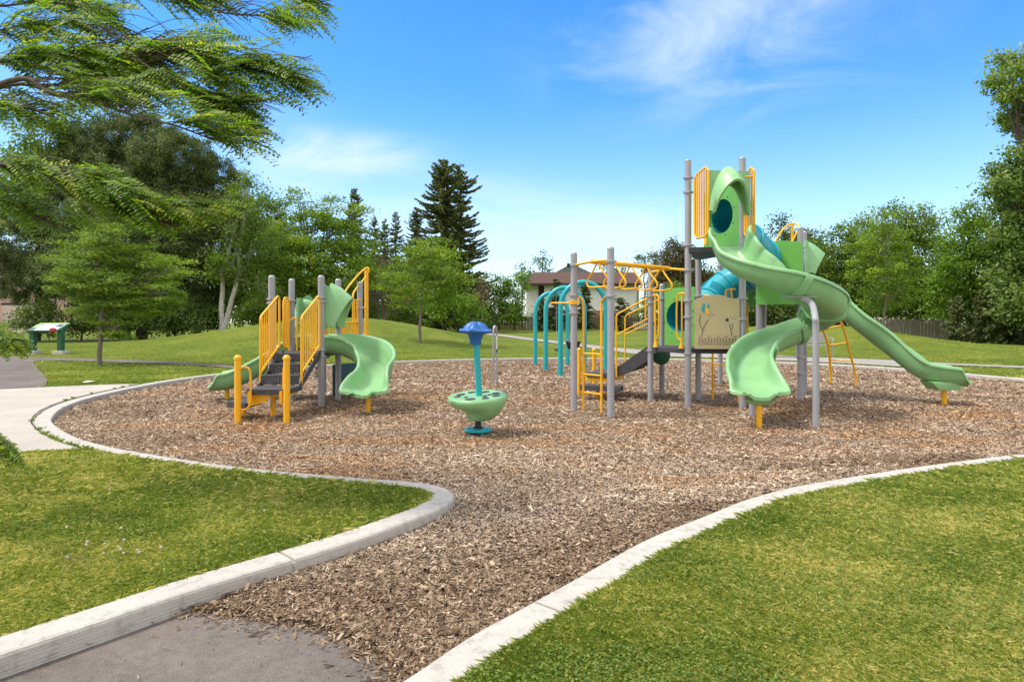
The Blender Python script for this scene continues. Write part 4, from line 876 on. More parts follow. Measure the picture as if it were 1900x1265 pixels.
m = MB(); q = P(680, 500, Yc); m.tube([(q.x, q.y, -.1), (q.x, q.y, q.z)], .036, 14); m.build('climber_pole', M['yellow'], sml)
m = MB()
for py in (570.5, 620.5): z = CH-(py-HZ)/F*11.1; m.tube([(q6[0], q6[1], z), (q.x, q.y, z)], .016, 8); 
m.build('pole_bracket', M['yellow'], sml)
for (dx, z) in ((.05, .84), (-.06, .56), (.06, .28)):
    m = MB(); m.lathe((q.x+dx, q.y, z), [(.03, -.02), (.10, -.02), (.115, 0), (.10, .015), (.03, .02)], 14); m.build('foot_pod', M['teal'], sml)
solid_panel(sml, (-2.97, 10.28), (-2.62, 10.95), .08, .60, 'darkteal', name='store_panel', th=.03, label='dark turquoise panel under the deck')
# ------------------------------------------------------------------ SPINNER
sx_, sy_ = (887-950)/F*7.2, 7.2
spn = thing('spinner', (sx_, sy_, 0), 'green stand-on spinner with turquoise post and blue mushroom cap on the wood chips', 'playground spinner')
m = MB(); m.lathe((sx_, sy_, .055), [(.02, -.02), (.145, -.02), (.160, -.010), (.160, .010), (.150, .018), (.02, .018)], 30); bo = m.build('base_plate', M['teal'], spn)
m = MB(); m.tube([(sx_-.0, sy_, -.05), (sx_, sy_, .05)], .03, 12)
for i in range(4):
    a = i*math.pi/2+.5; m.tube([(sx_+.12*math.cos(a), sy_+.12*math.sin(a), -.05), (sx_+.12*math.cos(a), sy_+.12*math.sin(a), .05)], .014, 8)
m.build('base_leg', M['teal'], spn)
m = MB(); m.lathe((sx_, sy_, .07), [(.062, 0), (.060, .012), (.038, .022), (.034, .05), (.036, .20)], 18); m.build('spindle', M['black'], spn)
# bowl: offset bulge to one side
rows = []; n = 48
tilt = Matrix.Rotation(R(-2.5), 3, 'Y') @ Matrix.Rotation(R(4.5), 3, 'X')
prof = [(.10, .175, 0), (.155, .18, 1), (.19, .205, 1), (.215, .25, .9), (.26, .30, .6), (.305, .345, .2), (.333, .385, 0), (.345, .42, 0), (.340, .445, 0), (.325, .458, 0), (.300, .452, 0), (.02, .448, 0)]
for (r_, z, wgt) in prof:
    row_ = []
    for j in range(n):
        a = 2*math.pi*j/n; kb = float(sstep(-.35, .45, -math.cos(a-.15))); zb_ = [.175, .18, .205, .25, .30, .345, .385]
        rr = r_
        if z < .39: rr = lerp([.12, .15, .195, .245, .285, .318, .335][zb_.index(z)], [.115, .13, .148, .160, .185, .295, .333][zb_.index(z)], kb)
        
        if r_ > .3 and abs(((a-R(222)+math.pi) % (2*math.pi))-math.pi) < .16 and z < .43: rr *= .975
        p = tilt @ Vector((rr*math.cos(a)+.015*wgt, rr*math.sin(a), z-.3)); row_.append(Vector((sx_, sy_, .3))+p)
    rows.append(row_+[row_[0]])
m = MB(); m.grid(rows); m.add(rows[0][:-1], [tuple(range(n))]); m.add(rows[-1][:-1], [tuple(range(n))]); bw = m.build('bowl', M['green'], spn, smooth=45)
for (x, y, r_) in ((-.20, .10, .055), (-.23, -.02, .045), (-.07, -.20, .062), (.10, -.19, .045), (.22, -.07, .05), (.21, .08, .05), (.08, .20, .06), (-.08, .21, .05), (.09, -.08, .03), (-.13, -.08, .028), (.02, .12, .025), (.14, .02, .02)):
    m = MB(); c = Vector((sx_, sy_, .3)) + tilt @ Vector((x, y, .155)); m.lathe(c, [(r_, -.006), (r_*.98, .003), (r_*.8, .005)], 16, rot=tilt @ Matrix.Rotation(.7, 3, 'Z'), sy=.8); m.build('grip_pad', M['dark'], bw)
m = MB(); lean_ = Vector((-.035, 0, 1)); m.tube([(sx_+.012, sy_, .44), (sx_-.020, sy_, 1.05)], .037, 20); m.build('post', M['teal'], spn)
cx, cy, cz = sx_-.028, sy_, 1.04
rows = []; n = 40
for (r_, z) in [(.055, 0), (.066, .005), (.068, .06), (.078, .070), (.092, .118), (.160, .135), (.192, .148), (.197, .160), (.185, .172), (.150, .172), (.125, .195), (.10, .225), (.06, .250), (.02, .258)]:
    row_ = []
    for j in range(n):
        a = 2*math.pi*j/n; wob = 1+.12*math.cos(4*a+.7)*(.09 < r_ < .14 and z > .165); dz = .014*math.cos(4*a+.7)*(z > .17)
        row_.append(Vector((cx+r_*wob*math.cos(a), cy+r_*wob*math.sin(a), cz+z+dz-.02*r_*math.cos(a))))
    rows.append(row_+[row_[0]])
m = MB(); m.grid(rows); m.add(rows[0][:-1], [tuple(range(n))]); m.add(rows[-1][:-1], [tuple(range(n))]); hc = m.build('cap', M['blue'], spn, smooth=50)
m = MB(); m.lathe((cx, cy, cz+.238), [(.035, 0), (.03, .02), (.015, .032)], 14); m.build('knob', M['blue'], hc)
# ------------------------------------------------------------------ HOOP MARKER
hxp, hyp = (918.5-950)/F*13.0, 13.0
hp = thing('hoop_marker', (hxp, hyp, 0), 'narrow grey steel hoop with a small sticker behind the spinner', 'hoop')
m = MB(); m.tube(catmull([(hxp-.032, hyp-.03, -.1), (hxp-.032, hyp-.03, .9), (hxp-.032, hyp-.03, 1.12), (hxp-.016, hyp, 1.20), (hxp+.006, hyp+.02, 1.21), (hxp+.032, hyp+.05, 1.10), (hxp+.036, hyp+.06, .9), (hxp+.036, hyp+.06, -.1)], 7), .021, 12); m.build('hoop', M['steel'], hp)
m = MB(); m.box((hxp+.036, hyp+.036, .88), (.030, .003, .28)); m.build('sticker', M['white'], hp, smooth=0)
m = MB(); m.box((hxp+.036, hyp+.035, .70), (.028, .003, .07)); m.build('sticker', M['darkteal'], hp, smooth=0, label='small dark sticker')
# ------------------------------------------------------------------ SWING SET
sw_ = thing('swing_set', (1.7, 16.5, 0), 'turquoise arch swing set with three hoop frames behind the climbing structure', 'swing set')
def arch(xl, xr, Y, ztop, r=.062):
    c = (xl+xr)/2; hw = (xr-xl)/2; ks = .62
    pts = [(xl, Y, -.1), (xl, Y, .8), (xl, Y, ztop-ks)]+[(c-hw*math.cos(a), Y, ztop-ks+ks*math.sin(a)) for a in [math.pi*i/16 for i in range(1, 16)]]+[(xr, Y, ztop-ks), (xr, Y, .8), (xr, Y, -.1)]
    m = MB(); m.tube(pts, r, 16); return m.build('arch_frame', M['teal'], sw_)
arch(1.17, 2.27, 14.95, 2.27); arch(.91, 1.95, 16.7, 2.24); arch(.71, 1.70, 18.9, 2.20)
m = MB(); m.tube([(1.72, 14.95, 2.20), (1.43, 16.7, 2.17)], .03, 10); m.tube([(1.43, 16.7, 2.17), (1.205, 18.9, 2.13)], .03, 10); m.build('top_beam', M['teal'], sw_)
def swing(c, zs, bucket):
    c = Vector(c); s = thing('toddler_swing' if bucket else 'belt_swing', (c.x, c.y, zs), 'black bucket toddler seat hanging nearest in the swing set' if bucket else 'black belt swing seat hanging behind the bucket seat', 'swing', 'seats hanging in the swing set')
    d = Vector((-.16, 1, 0)).normalized(); m = MB(); w = .20 if bucket else .24
    for k_ in (-1, 1):
        top = c+d*.28*k_; top.z = 2.14; bot = c+d*w*k_+Vector((.0, 0, 0)); bot.z = zs+(.20 if bucket else .16)
        m.tube([top, bot], .006, 6)
        if bucket:
            for q in (-1, 1): m.tube([bot, Vector((bot.x+q*.17, bot.y, zs+.03))], .005, 6)
        else: m.tube([bot, Vector((bot.x, bot.y, zs+.04))], .006, 6)
    m.build('chain', M['steel'], s); m = MB()
    if bucket:
        rows = []
        for (rx, ry, z) in ((.12, .09, -.14), (.15, .12, -.10), (.19, .15, .02), (.20, .16, .05), (.18, .14, .05), (.16, .13, .0), (.12, .09, -.10)):
            row_ = [c+Vector((rx*math.cos(a), ry*math.sin(a), z+zs-c.z)) for a in [2*math.pi*i/20 for i in range(20)]]; rows.append(row_+[row_[0]])
        m.grid(rows); m.add(rows[-1][:-1], [tuple(range(20))])
    else:
        rows = [[c+d*.24*(q/6)+Vector((e_, 0, zs-c.z-.05*(1-(q/6)**2)+h_)) for (e_, h_) in ((-.07, 0), (.07, 0), (.07, .015), (-.07, .015), (-.07, 0))] for q in range(-6, 7)]; m.grid(rows)
    m.build('seat', M['black'], s)
swing((1.57, 15.9, 0), .76, True); swing((1.33, 17.8, 0), .52, False)
# ------------------------------------------------------------------ SPRING RIDER (bee)
rx_, ry_ = P(590, 700, 14.4).x, 14.4
be = thing('spring_rider', (rx_, ry_, 0), 'yellow and black striped spring rider seen under the small play structure', 'spring rider')
m = MB()
hel = [(rx_+.07*math.cos(a), ry_+.07*math.sin(a), a/ (2*math.pi)*.05-.02) for a in [i*.35 for i in range(0, 115)]]
m.tube(hel, .012, 6); m.build('spring', M['black'], be)
m = MB(); m.lathe((rx_, ry_, .40), [(.02, -.06), (.12, -.05), (.20, 0), (.16, .05), (.05, .07)], 18, sx=1.3, sy=.7); m.build('seat', M['beeyellow'], be)
m = MB(); m.tube(catmull([(rx_-.10, ry_, .44), (rx_-.02, ry_, .56), (rx_+.1, ry_, .66), (rx_+.2, ry_, .64)], 5), [.06+.10*math.sin(math.pi*min(1, (i+1)/18)) for i in range(16)], 14); bd = m.build('body', M['beeyellow'], be)
for i in range(4):
    m = MB(); m.tube([(rx_-.02+.065*i, ry_, .55+.025*i), (rx_+.005+.065*i, ry_, .56+.025*i)], .167, 16); m.build('stripe', M['black'], bd)
# ------------------------------------------------------------------ BENCH
b0_ = TG(1478, 663.5); bx_, by_, bz_ = P(1489, 663, b0_.y).x, b0_.y, b0_.z; sc_ = b0_.y/F
bn = thing('park_bench', (bx_, by_, bz_), 'grey metal park bench on the paving behind the large play structure', 'bench')
wb = 118*sc_; 
m = MB()
for i in range(4): m.box((bx_, by_-.02+.11*i, bz_+.43), (wb, .09, .035))
m.build('seat', M['steel'], bn, smooth=0)
m = MB()
for i in range(3): m.box((bx_, by_+.42+.02*i, bz_+.56+.11*i), (wb, .03, .085))
m.build('backrest', M['steel'], bn, smooth=0)
for k_ in (-1, -.02, 1):
    m = MB(); x = bx_+k_*(wb/2-.06); m.tube([(x, by_-.03, bz_-.02), (x, by_-.03, bz_+.42)], .024, 8); m.tube([(x, by_+.36, bz_-.02), (x, by_+.40, bz_+.45), (x, by_+.50, bz_+.86)], .024, 8); m.tube([(x, by_-.03, bz_+.41), (x, by_+.4, bz_+.41)], .02, 8)
    if abs(k_) == 1: m.tube(catmull([(x, by_-.03, bz_+.42), (x, by_-.05, bz_+.60), (x, by_+.05, bz_+.66), (x, by_+.42, bz_+.66)], 4), .02, 8)
    m.build('leg', M['steel'], bn)
# ------------------------------------------------------------------ INFORMATION BOARD
i0 = TG(109, 656.5); Yb = i0.y; k_ = Yb/F
ib = thing('information_board', (i0.x, Yb, i0.z), 'slanted information board on two green posts with pale concrete feet near the asphalt path', 'sign')
xl, xr = P(58, 600, Yb).x, P(110, 600, Yb).x
for x in (xl, xr):
    m = MB(); m.prism([(x-.09, Yb, i0.z-.05), (x-.09, Yb, i0.z+.90), (x-.09, Yb+.34, i0.z+1.10), (x-.09, Yb+.34, i0.z+.95), (x-.09, Yb+.18, i0.z+.8), (x-.09, Yb+.18, i0.z-.05)], (.17, 0, 0)); pb = m.build('post', M['darkgreen'], ib, smooth=0, bevel=.01)
    m = MB(); m.box((x, Yb+.09, i0.z+.05), (.42, .42, .14)); m.build('foot', M['concbase'], pb, smooth=0, bevel=.015)
m = MB(); zf_, zb_ = i0.z+.88, i0.z+1.16
bm0 = [(xl-.10, Yb-.12, zf_), (xr+.02, Yb-.12, zf_), (xr+.12, Yb+.42, zb_), (xl-.0, Yb+.42, zb_)]
m.prism(bm0, (0, 0, -.045)); bd = m.build('board', M['darkgreen'], ib, smooth=0)
def on_board(u0, v0, u1, v1, material, nm='board_print', skew=0, lab=None):
    c = [Vector(q) for q in bm0]; f_ = lambda u, v: c[0].lerp(c[1], u).lerp(c[3].lerp(c[2], u), v)+Vector((0, -.002, .003))
    k = MB(); k.prism([f_(u0, v0), f_(u1, v0), f_(u1+skew, v1), f_(u0+skew, v1)], (0, -.001, .003)); return k.build(nm, material, bd, lab, smooth=0)
lime = mat('lime_print', (.22, .48, .04), .4); pale = mat('pale_print', (.52, .60, .62), .35, .15, 6); redm = mat('red_print', (.42, .02, .03), .4); paleg = mat('pale_green_print', (.34, .55, .22), .4)
on_board(.03, .88, .99, .995, lime); on_board(.22, .02, .93, .86, pale, skew=.0); on_board(.04, .36, .20, .80, paleg); 
m = MB(); q = Vector(bm0[0]).lerp(Vector(bm0[1]), .84); m.lathe(q+Vector((0, .02, .02)), [(.01, -.09), (.09, -.07), (.12, 0), (.09, .06), (.01, .08)], 14, sx=1.2, sy=.5); m.build('red_emblem', redm, ib)
lines = MB(); c = [Vector(q_) for q_ in bm0]
for i in range(6):
    v_ = .22+.09*i; a = c[0].lerp(c[1], .34).lerp(c[3].lerp(c[2], .34), v_); b_ = c[0].lerp(c[1], .62+.03*(i % 3)).lerp(c[3].lerp(c[2], .62+.03*(i % 3)), v_); lines.tube([a+Vector((0, -.004, .009)), b_+Vector((0, -.004, .009))], .004, 4)
lines.build('text_lines', M['gray'], bd)
on_board(.72, .45, .90, .80, M['darkteal'], lab=None)
m = MB(); m.box((i0.x-1.0, 33.0, TZ(i0.x-1.0, 33.0)+.35), (1.9, .4, .05)); 
# litter and weeds
p = TG(163, 711.8)
m = MB(); m.add([p+Vector(v) for v in ((-.12, 0, .03), (-.02, -.06, .035), (.0, .02, .06), (.13, .03, .05), (.10, .09, .03), (-.04, .08, .045))], [(0, 1, 2), (1, 3, 2), (2, 3, 4), (2, 4, 5), (0, 2, 5)]); tag(m.build('paper_scrap', M['white'], org=p, smooth=0), 'crumpled white paper scrap on the grass by the concrete pad', 'litter')
# ================================================================== HOUSES AND FENCES
def bricks(name, c1, c2, mortar, sc=(1, 1, 1), scale=1.0, rowh=.075, bw=.22, rough=.85, mortar_size=.012):
    m = bpy.data.materials.new(name); m.use_nodes = True; t = m.node_tree; b = t.nodes['Principled BSDF']; b.inputs['Roughness'].default_value = rough
    tcn = t.nodes.new('ShaderNodeTexCoord'); mp = N(t, 'ShaderNodeMapping'); mp.inputs['Rotation'].default_value = (R(-90), 0, 0); t.links.new(tcn.outputs['Object'], mp.inputs[0])
    br = t.nodes.new('ShaderNodeTexBrick'); t.links.new(mp.outputs[0], br.inputs['Vector']); br.inputs['Scale'].default_value = 1; br.inputs['Brick Width'].default_value = bw; br.inputs['Row Height'].default_value = rowh; br.inputs['Mortar Size'].default_value = mortar_size
    br.inputs['Color1'].default_value = (*c1, 1); br.inputs['Color2'].default_value = (*c2, 1); br.inputs['Mortar'].default_value = (*mortar, 1); t.links.new(br.outputs['Color'], b.inputs['Base Color'])
    return m
m_brick = bricks('red_brick', (.36, .13, .08), (.27, .09, .06), (.42, .36, .31)); m_brick2 = bricks('pink_brick', (.48, .28, .20), (.40, .23, .17), (.5, .45, .4))
m_siding = mat('white_siding', (.84, .84, .82), .5, .06, 2); m_roof = mat('brown_shingle', (.115, .066, .055), .9, .3, 9, .5, 60); m_roofg = mat('grey_shingle', (.17, .175, .19), .9, .25, 9, .4, 60)
m_trim = mat('dark_trim', (.035, .02, .018), .6, .2, 5); m_glass = mat('window_glass', (.02, .025, .03), .08, 0, spec=.8)
m_garage = mat('garage_door', (.50, .43, .37), .6, .08, 3); m_dt = mat('brown_cladding', (.06, .025, .02), .7, .2, 5)
# white sided house
HY = 68.0; hz0 = TZ(8, HY)
def HX(px, Y=HY): return (px-950)/F*Y
def HZ_(py, Y=HY): return CH-(py-HZ)/F*Y
x0, x1 = HX(972), HX(1184); zE, zB, zR_ = HZ_(527), HZ_(576), HZ_(504)
hs_ = thing('house', ((x0+x1)/2, HY, hz0), 'house with white horizontal siding over red brick and a wide brown shingle roof', 'house')
m = MB(); xw = HX(1010)
def wall_box(mb_, xa, xb, ya, yb, za, zb): mb_.box(((xa+xb)/2, (ya+yb)/2, (za+zb)/2), (xb-xa, yb-ya, zb-za))
m = MB(); wall_box(m, xw, x1, HY, HY+9, zB, zE+.1)
row_h = .21; nrow = int((zE+.1-zB)/row_h)
for i in range(nrow+1):
    za = zB+i*row_h; zb = min(za+row_h, zE+.1); m.add([(xw, HY-.03, za), (x1, HY-.03, za), (x1, HY-.004, zb), (xw, HY-.004, zb), (xw, HY, za), (x1, HY, za)], [(0, 1, 2, 3), (0, 4, 5, 1)])
m.build('siding', m_siding, hs_, smooth=0)
m = MB(); wall_box(m, xw+.02, x1-.02, HY+.03, HY+9, hz0-.5, zB); m.build('brick_wall', m_brick, hs_, smooth=0)
m = MB(); wall_box(m, x0+.3, xw, HY+.8, HY+8, hz0-.5, zE+.1); m.build('wall', m_siding, hs_, smooth=0, label='recessed pale wall at the left corner')
m = MB(); wall_box(m, HX(1000), xw-.0, HY+.55, HY+.8, zB-1.5, zE); m.build('cladding', m_dt, hs_, smooth=0)
m = MB(); m.prism([(x0-.2, HY-.9, zE-.12), (x0-.2, HY-.9, zE+.08), (x0+1.1, HY+1.0, zR_+.2), (x0+1.1, HY+5, zR_+.7), (x0-.2, HY+10, zE+.05), (x0-.2, HY+10, zE-.12)], (.01, 0, 0))
m = MB()
ex0, ex1 = x0-.1, x1+.25
V8 = [(ex0, HY-.9, zE), (ex1, HY-.9, zE), (ex1, HY+10, zE), (ex0, HY+10, zE), (ex0+1.3, HY+.7, zR_), (ex1-.3, HY+.7, zR_-.02), (ex1-.3, HY+8.5, zR_), (ex0+1.3, HY+8.5, zR_)]
m.add(V8, [(0, 1, 5, 4), (1, 2, 6, 5), (2, 3, 7, 6), (3, 0, 4, 7), (4, 5, 6, 7), (0, 3, 2, 1)]); ro = m.build('roof', m_roof, hs_, smooth=0)
m = MB(); wall_box(m, ex0, ex1, HY-.95, HY-.905, zE-.22, zE+.03); m.build('fascia', m_trim, ro, smooth=0)
m = MB(); wall_box(m, x1-.06, x1+.06, HY-.12, HY-.035, hz0, zE-.2); m.build('downpipe', m_trim, hs_, smooth=0)
for (pa, pb_, ya, yb) in ((1155, 1168, 579, 592), (1030, 1046, 581, 592)):
    m = MB(); wall_box(m, HX(pa), HX(pb_), HY-.02, HY+.02, HZ_(yb), HZ_(ya)); wf = m.build('window', m_siding, hs_, smooth=0); m = MB(); wall_box(m, HX(pa)+.08, HX(pb_)-.08, HY-.035, HY-.022, HZ_(yb)+.08, HZ_(ya)-.08); m.build('pane', m_glass, wf, smooth=0)
# grey gable house behind
Y2 = 84.0; hg = thing('house', (HX(1062, Y2), Y2, 0), 'house behind with a grey gable roof peeking over the brown roof', 'house')
m = MB(); gx0, gx1, gxm = HX(1026, Y2), HX(1100, Y2), HX(1060, Y2); zg0, zg1 = HZ_(508, Y2), HZ_(489, Y2)
wall_box(m, gx0+.3, gx1-.3, Y2, Y2+8, -.5, zg0); m.build('wall', m_siding, hg, smooth=0)
m = MB(); m.prism([(gx0, Y2-.3, zg0), (gx1, Y2-.3, zg0), (gxm, Y2-.3, zg1)], (0, 9, 0)); m.build('roof', m_roofg, hg, smooth=0)
# beige house at the far left
Y3 = 56.0; z3 = TZ(-45, Y3); X3 = lambda px: (px-950)/F*Y3; Z3 = lambda py: CH-(py-HZ)/F*Y3
h3 = thing('house', (X3(20), Y3, z3), 'pink brick house with a pale garage door and dark stair railing at the far left', 'house')
m = MB(); wall_box(m, X3(-160), X3(150), Y3, Y3+9, z3-.5, Z3(520)); m.build('brick_wall', m_brick2, h3, smooth=0)
m = MB(); wall_box(m, X3(5), X3(96), Y3-.06, Y3-.003, z3-.05, Z3(566)); gd = m.build('garage_door', m_garage, h3, smooth=0)
m = MB(); wall_box(m, X3(3), X3(98), Y3-.09, Y3-.004, Z3(566), Z3(562)); m.build('lintel', m_trim, gd, smooth=0)
m = MB(); m.add([(X3(-170), Y3-.8, Z3(520)), (X3(160), Y3-.8, Z3(520)), (X3(160), Y3+10, Z3(520)), (X3(-170), Y3+10, Z3(520)), (X3(-100), Y3+4.5, Z3(455)), (X3(90), Y3+4.5, Z3(455))], [(0, 1, 5, 4), (1, 2, 5), (2, 3, 4, 5), (3, 0, 4), (0, 3, 2, 1)]); m.build('roof', m_roof, h3, smooth=0)
m = MB()
for i in range(5): wall_box(m, X3(-60), X3(-4)+.28*(4-i)*.55, Y3-1.9, Y3-.2, z3+.17*i, z3+.17*(i+1))
m.build('steps', m_brick2, h3, smooth=0)
m = MB(); ya = Y3-1.95
pa_, pb2 = (X3(-10), Z3(569)), (X3(19), Z3(583)); m.tube([(pa_[0], ya, pa_[1]), (pb2[0], ya, pb2[1])], .045, 6); m.tube([(pa_[0], ya, pa_[1]-.75), (pb2[0], ya, pb2[1]-.75)], .03, 6); m.tube([(pb2[0], ya, pb2[1]+.1), (pb2[0], ya, z3)], .07, 6)
for i in range(9):
    q = (i+.5)/9; x = lerp(pa_[0], pb2[0], q); z = lerp(pa_[1], pb2[1], q); m.tube([(x, ya, z), (x, ya, z-.75)], .018, 5)
m.build('railing', m_trim, h3)
# board fences
mf1 = mat('fence_board', (.085, .055, .042), .9, .35, 3, .3, 20, col2=(.13, .095, .075)); mf2 = mat('grey_fence_board', (.10, .085, .072), .9, .3, 3, .3, 20, col2=(.15, .13, .11))
def fence(a, b, h, material, label, zoff=0.0, bw=.15):
    a = Vector((*a, 0)); b = Vector((*b, 0)); Ln = (b-a).length; d = (b-a)/Ln; nr = Vector((-d.y, d.x, 0)); rz = math.atan2(d.y, d.x)
    f_ = thing('board_fence', (a.x, a.y, TZ(a.x, a.y)), label, 'fence'); m = MB(); i = 0; s = 0
    while s < Ln:
        q = a+d*s; z = TZ(q.x, q.y)+zoff; hh = h+random.uniform(-.03, .03); m.box((q.x, q.y, z+hh/2-.1), (bw-.02, .02, hh+.2), rz=rz+random.uniform(-.03, .03)); s += bw
    m.build('boards', material, f_, smooth=0); s = 0
    while s < Ln+.1:
        q = a+d*s+nr*.07; z = TZ(q.x, q.y)+zoff; m = MB(); m.box((q.x, q.y, z+h/2), (.10, .10, h+.12), rz=rz); m.build('post', material, f_, smooth=0); s += 2.4
    return f_
fence(((842-950)/F*62, 62), ((1250-950)/F*60, 60), 1.25, mf1, 'long dark brown board fence below the hedge and the white house')
fence(((1615-950)/F*38, 38), ((1780-950)/F*37.0, 37.0), 1.25, mf2, 'weathered grey board fence behind the right mound', .0, .19)
m = MB(); Yp = 58.5; zp = TZ(12, Yp)
pf = thing('picket_fence', (HX(1180, Yp), Yp, zp), 'low white picket fence behind the yellow handrails', 'fence')
xx = HX(1176, Yp)
while xx < HX(1222, Yp): m.box((xx, Yp, zp+.45), (.07, .02, .75)); xx += .17
for z in (.25, .65): m.box(((HX(1176, Yp)+HX(1222, Yp))/2, Yp+.02, zp+z), (HX(1222, Yp)-HX(1176, Yp), .03, .06))
m.build('pickets', M['white'], pf, smooth=0)
# ================================================================== TREES
def tubeset(mb_, a, b, r0, r1, wob=.04, n=6, k=5):
    a = Vector(a); b = Vector(b); L_ = (b-a).length; pts = []
    for i in range(k+1):
        q = i/k; p = a.lerp(b, q); 
        if 0 < i < k: p = p+Vector((random.uniform(-1, 1), random.uniform(-1, 1), random.uniform(-.3, 1)))*L_*wob
        pts.append(p)
    mb_.tube(pts, [lerp(r0, r1, i/k) for i in range(k+1)], n, caps=False); return pts
def px_lobes(Y, lobes, dfac=.85):
    out = []
    for l in lobes:
        px, py, rx, ry = l[:4]; dy = l[4] if len(l) > 4 else random.uniform(-.5, .5)*rx/F*Y
        c = P(px, py, Y+dy); out.append((np.array([c.x, c.y, c.z]), np.array([rx/F*Y, max(rx, ry)*dfac/F*Y*.9, ry/F*Y])))
    return out
def crown_points(lobes, spacing, shell=.45):
    """clump centres inside ellipsoids, mostly towards their skins, kept apart"""
    C = []; LI = []
    for li, (c, r) in enumerate(lobes):
        vol = 4/3*np.pi*r.prod(); n = max(5, int(1.15*vol/spacing**3)); n = min(n, 800)
        d = unit(rng.normal(size=(n, 3))); rad = rng.uniform(shell**3, 1.0, n)**(1/3)*rng.uniform(.88, 1.10, n)
        C.append(c+d*rad[:, None]*r); LI += [li]*n
    return np.vstack(C), np.array(LI)
def foliage(C, cr, per, lsize, asp=.6, wind=0.0, flat_=.75, droop=0.0, upward=.0, varc=.16):
    per = int(per*1.5); lsize = lsize*1.22; n = len(C)*per; ci = np.repeat(np.arange(len(C)), per); cs = rng.uniform(.65, 1.25, len(C))
    g_ = rng.normal(size=(n, 3))*np.array([1+wind*.9, 1, flat_])*.52; pos = C[ci]+g_*(cr*cs[ci])[:, None]
    D = rng.normal(size=(n, 3)); D[:, 2] += upward; D = unit(D)
    if wind: D = unit(D*(1-wind*.75)+np.array([wind, 0, -.28*wind]))
    if droop: D = unit(D+np.array([0, 0, -droop]))
    cn = unit(rng.normal(size=(len(C), 3))*.7+np.array([0, -.2, .8])); Nn = unit(rng.normal(size=(n, 3))*.45+cn[ci]+g_*.6); S = unit(np.cross(D, Nn))
    l = rng.uniform(.65, 1.3, n)*lsize; cv = rng.uniform(-1, 1, len(C))*varc*1.5
    var = np.clip(.46+cv[ci]+rng.normal(0, .17, n)+.07*g_[:, 2], 0, 1)
    return leafquads(pos, D, S, l, l*asp, var)
def tree(name, label, base, Y, lobes, leaf, spacing=.75, per=60, lsize=.13, asp=.6, bark='bark', trunk_r=.16, fork=None, wind=0, group=None, cat='tree', flat_=.75, cr=None, multi=1, shell=.45, limbs=True, upward=0, droop=0, stems=None):
    b = TG(*base) if Y is None else None
    if b is None: x = (base[0]-950)/F*Y; b = Vector((x, Y, TZ(x, Y)))
    Y = b.y; root = thing(name, b, label, cat, group); LB = px_lobes(Y, lobes)
    C, LI = crown_points(LB, spacing, shell); cr = cr or spacing*.85
    C[:, 2] = np.maximum(C[:, 2], terrain(C[:, 0], C[:, 1])+cr*.3)
    V_, F_, vr = foliage(C, cr, per, lsize, asp, wind, flat_, droop, upward)
    V_[:, 2] = np.maximum(V_[:, 2], terrain(V_[:, 0], V_[:, 1]))
    link('crown', np_mesh('crown', V_, F_, vr), L[leaf], root)
    mb_ = MB(); top = max(LB, key=lambda q: q[0][2]); zc = np.mean([q[0][2] for q in LB]); zl = min(q[0][2]-q[1][2] for q in LB)
    fz = CH-(fork-HZ)/F*Y if fork else max(b.z+.5, zl+.25*(top[0][2]-zl))
    for mi in range(multi):
        bx = b+Vector((random.uniform(-.3, .3), random.uniform(-.2, .2), 0))*(mi > 0)*2
        if stems and mi < len(stems): fk = P(stems[mi][0], stems[mi][1], Y)
        else: fk = Vector((b.x+random.uniform(-.1, .1), b.y, fz))
        tubeset(mb_, bx-Vector((0, 0, .15)), fk, trunk_r, trunk_r*.7, .015, 10, 6)
        if limbs:
            tubeset(mb_, fk, Vector(top[0]), trunk_r*.68, trunk_r*.15, .03, 7, 7)
            for li, (c, r) in enumerate(LB):
                c = Vector(c); st = fk.lerp(Vector(top[0]), max(0, min(.8, random.uniform(.0, .5)*(c.z-fk.z)/max(.5, top[0][2]-fk.z))))
                pts = tubeset(mb_, st, c, trunk_r*.38, trunk_r*.12, .05, 6, 5); idx = np.nonzero(LI == li)[0]; rng.shuffle(idx)
                for j in idx[:14]: tubeset(mb_, pts[random.randint(2, 5)], Vector(C[j]), trunk_r*.10+.008, .006, .04, 4, 3)
    mb_.build('trunk', M[bark], root, smooth=60); return root
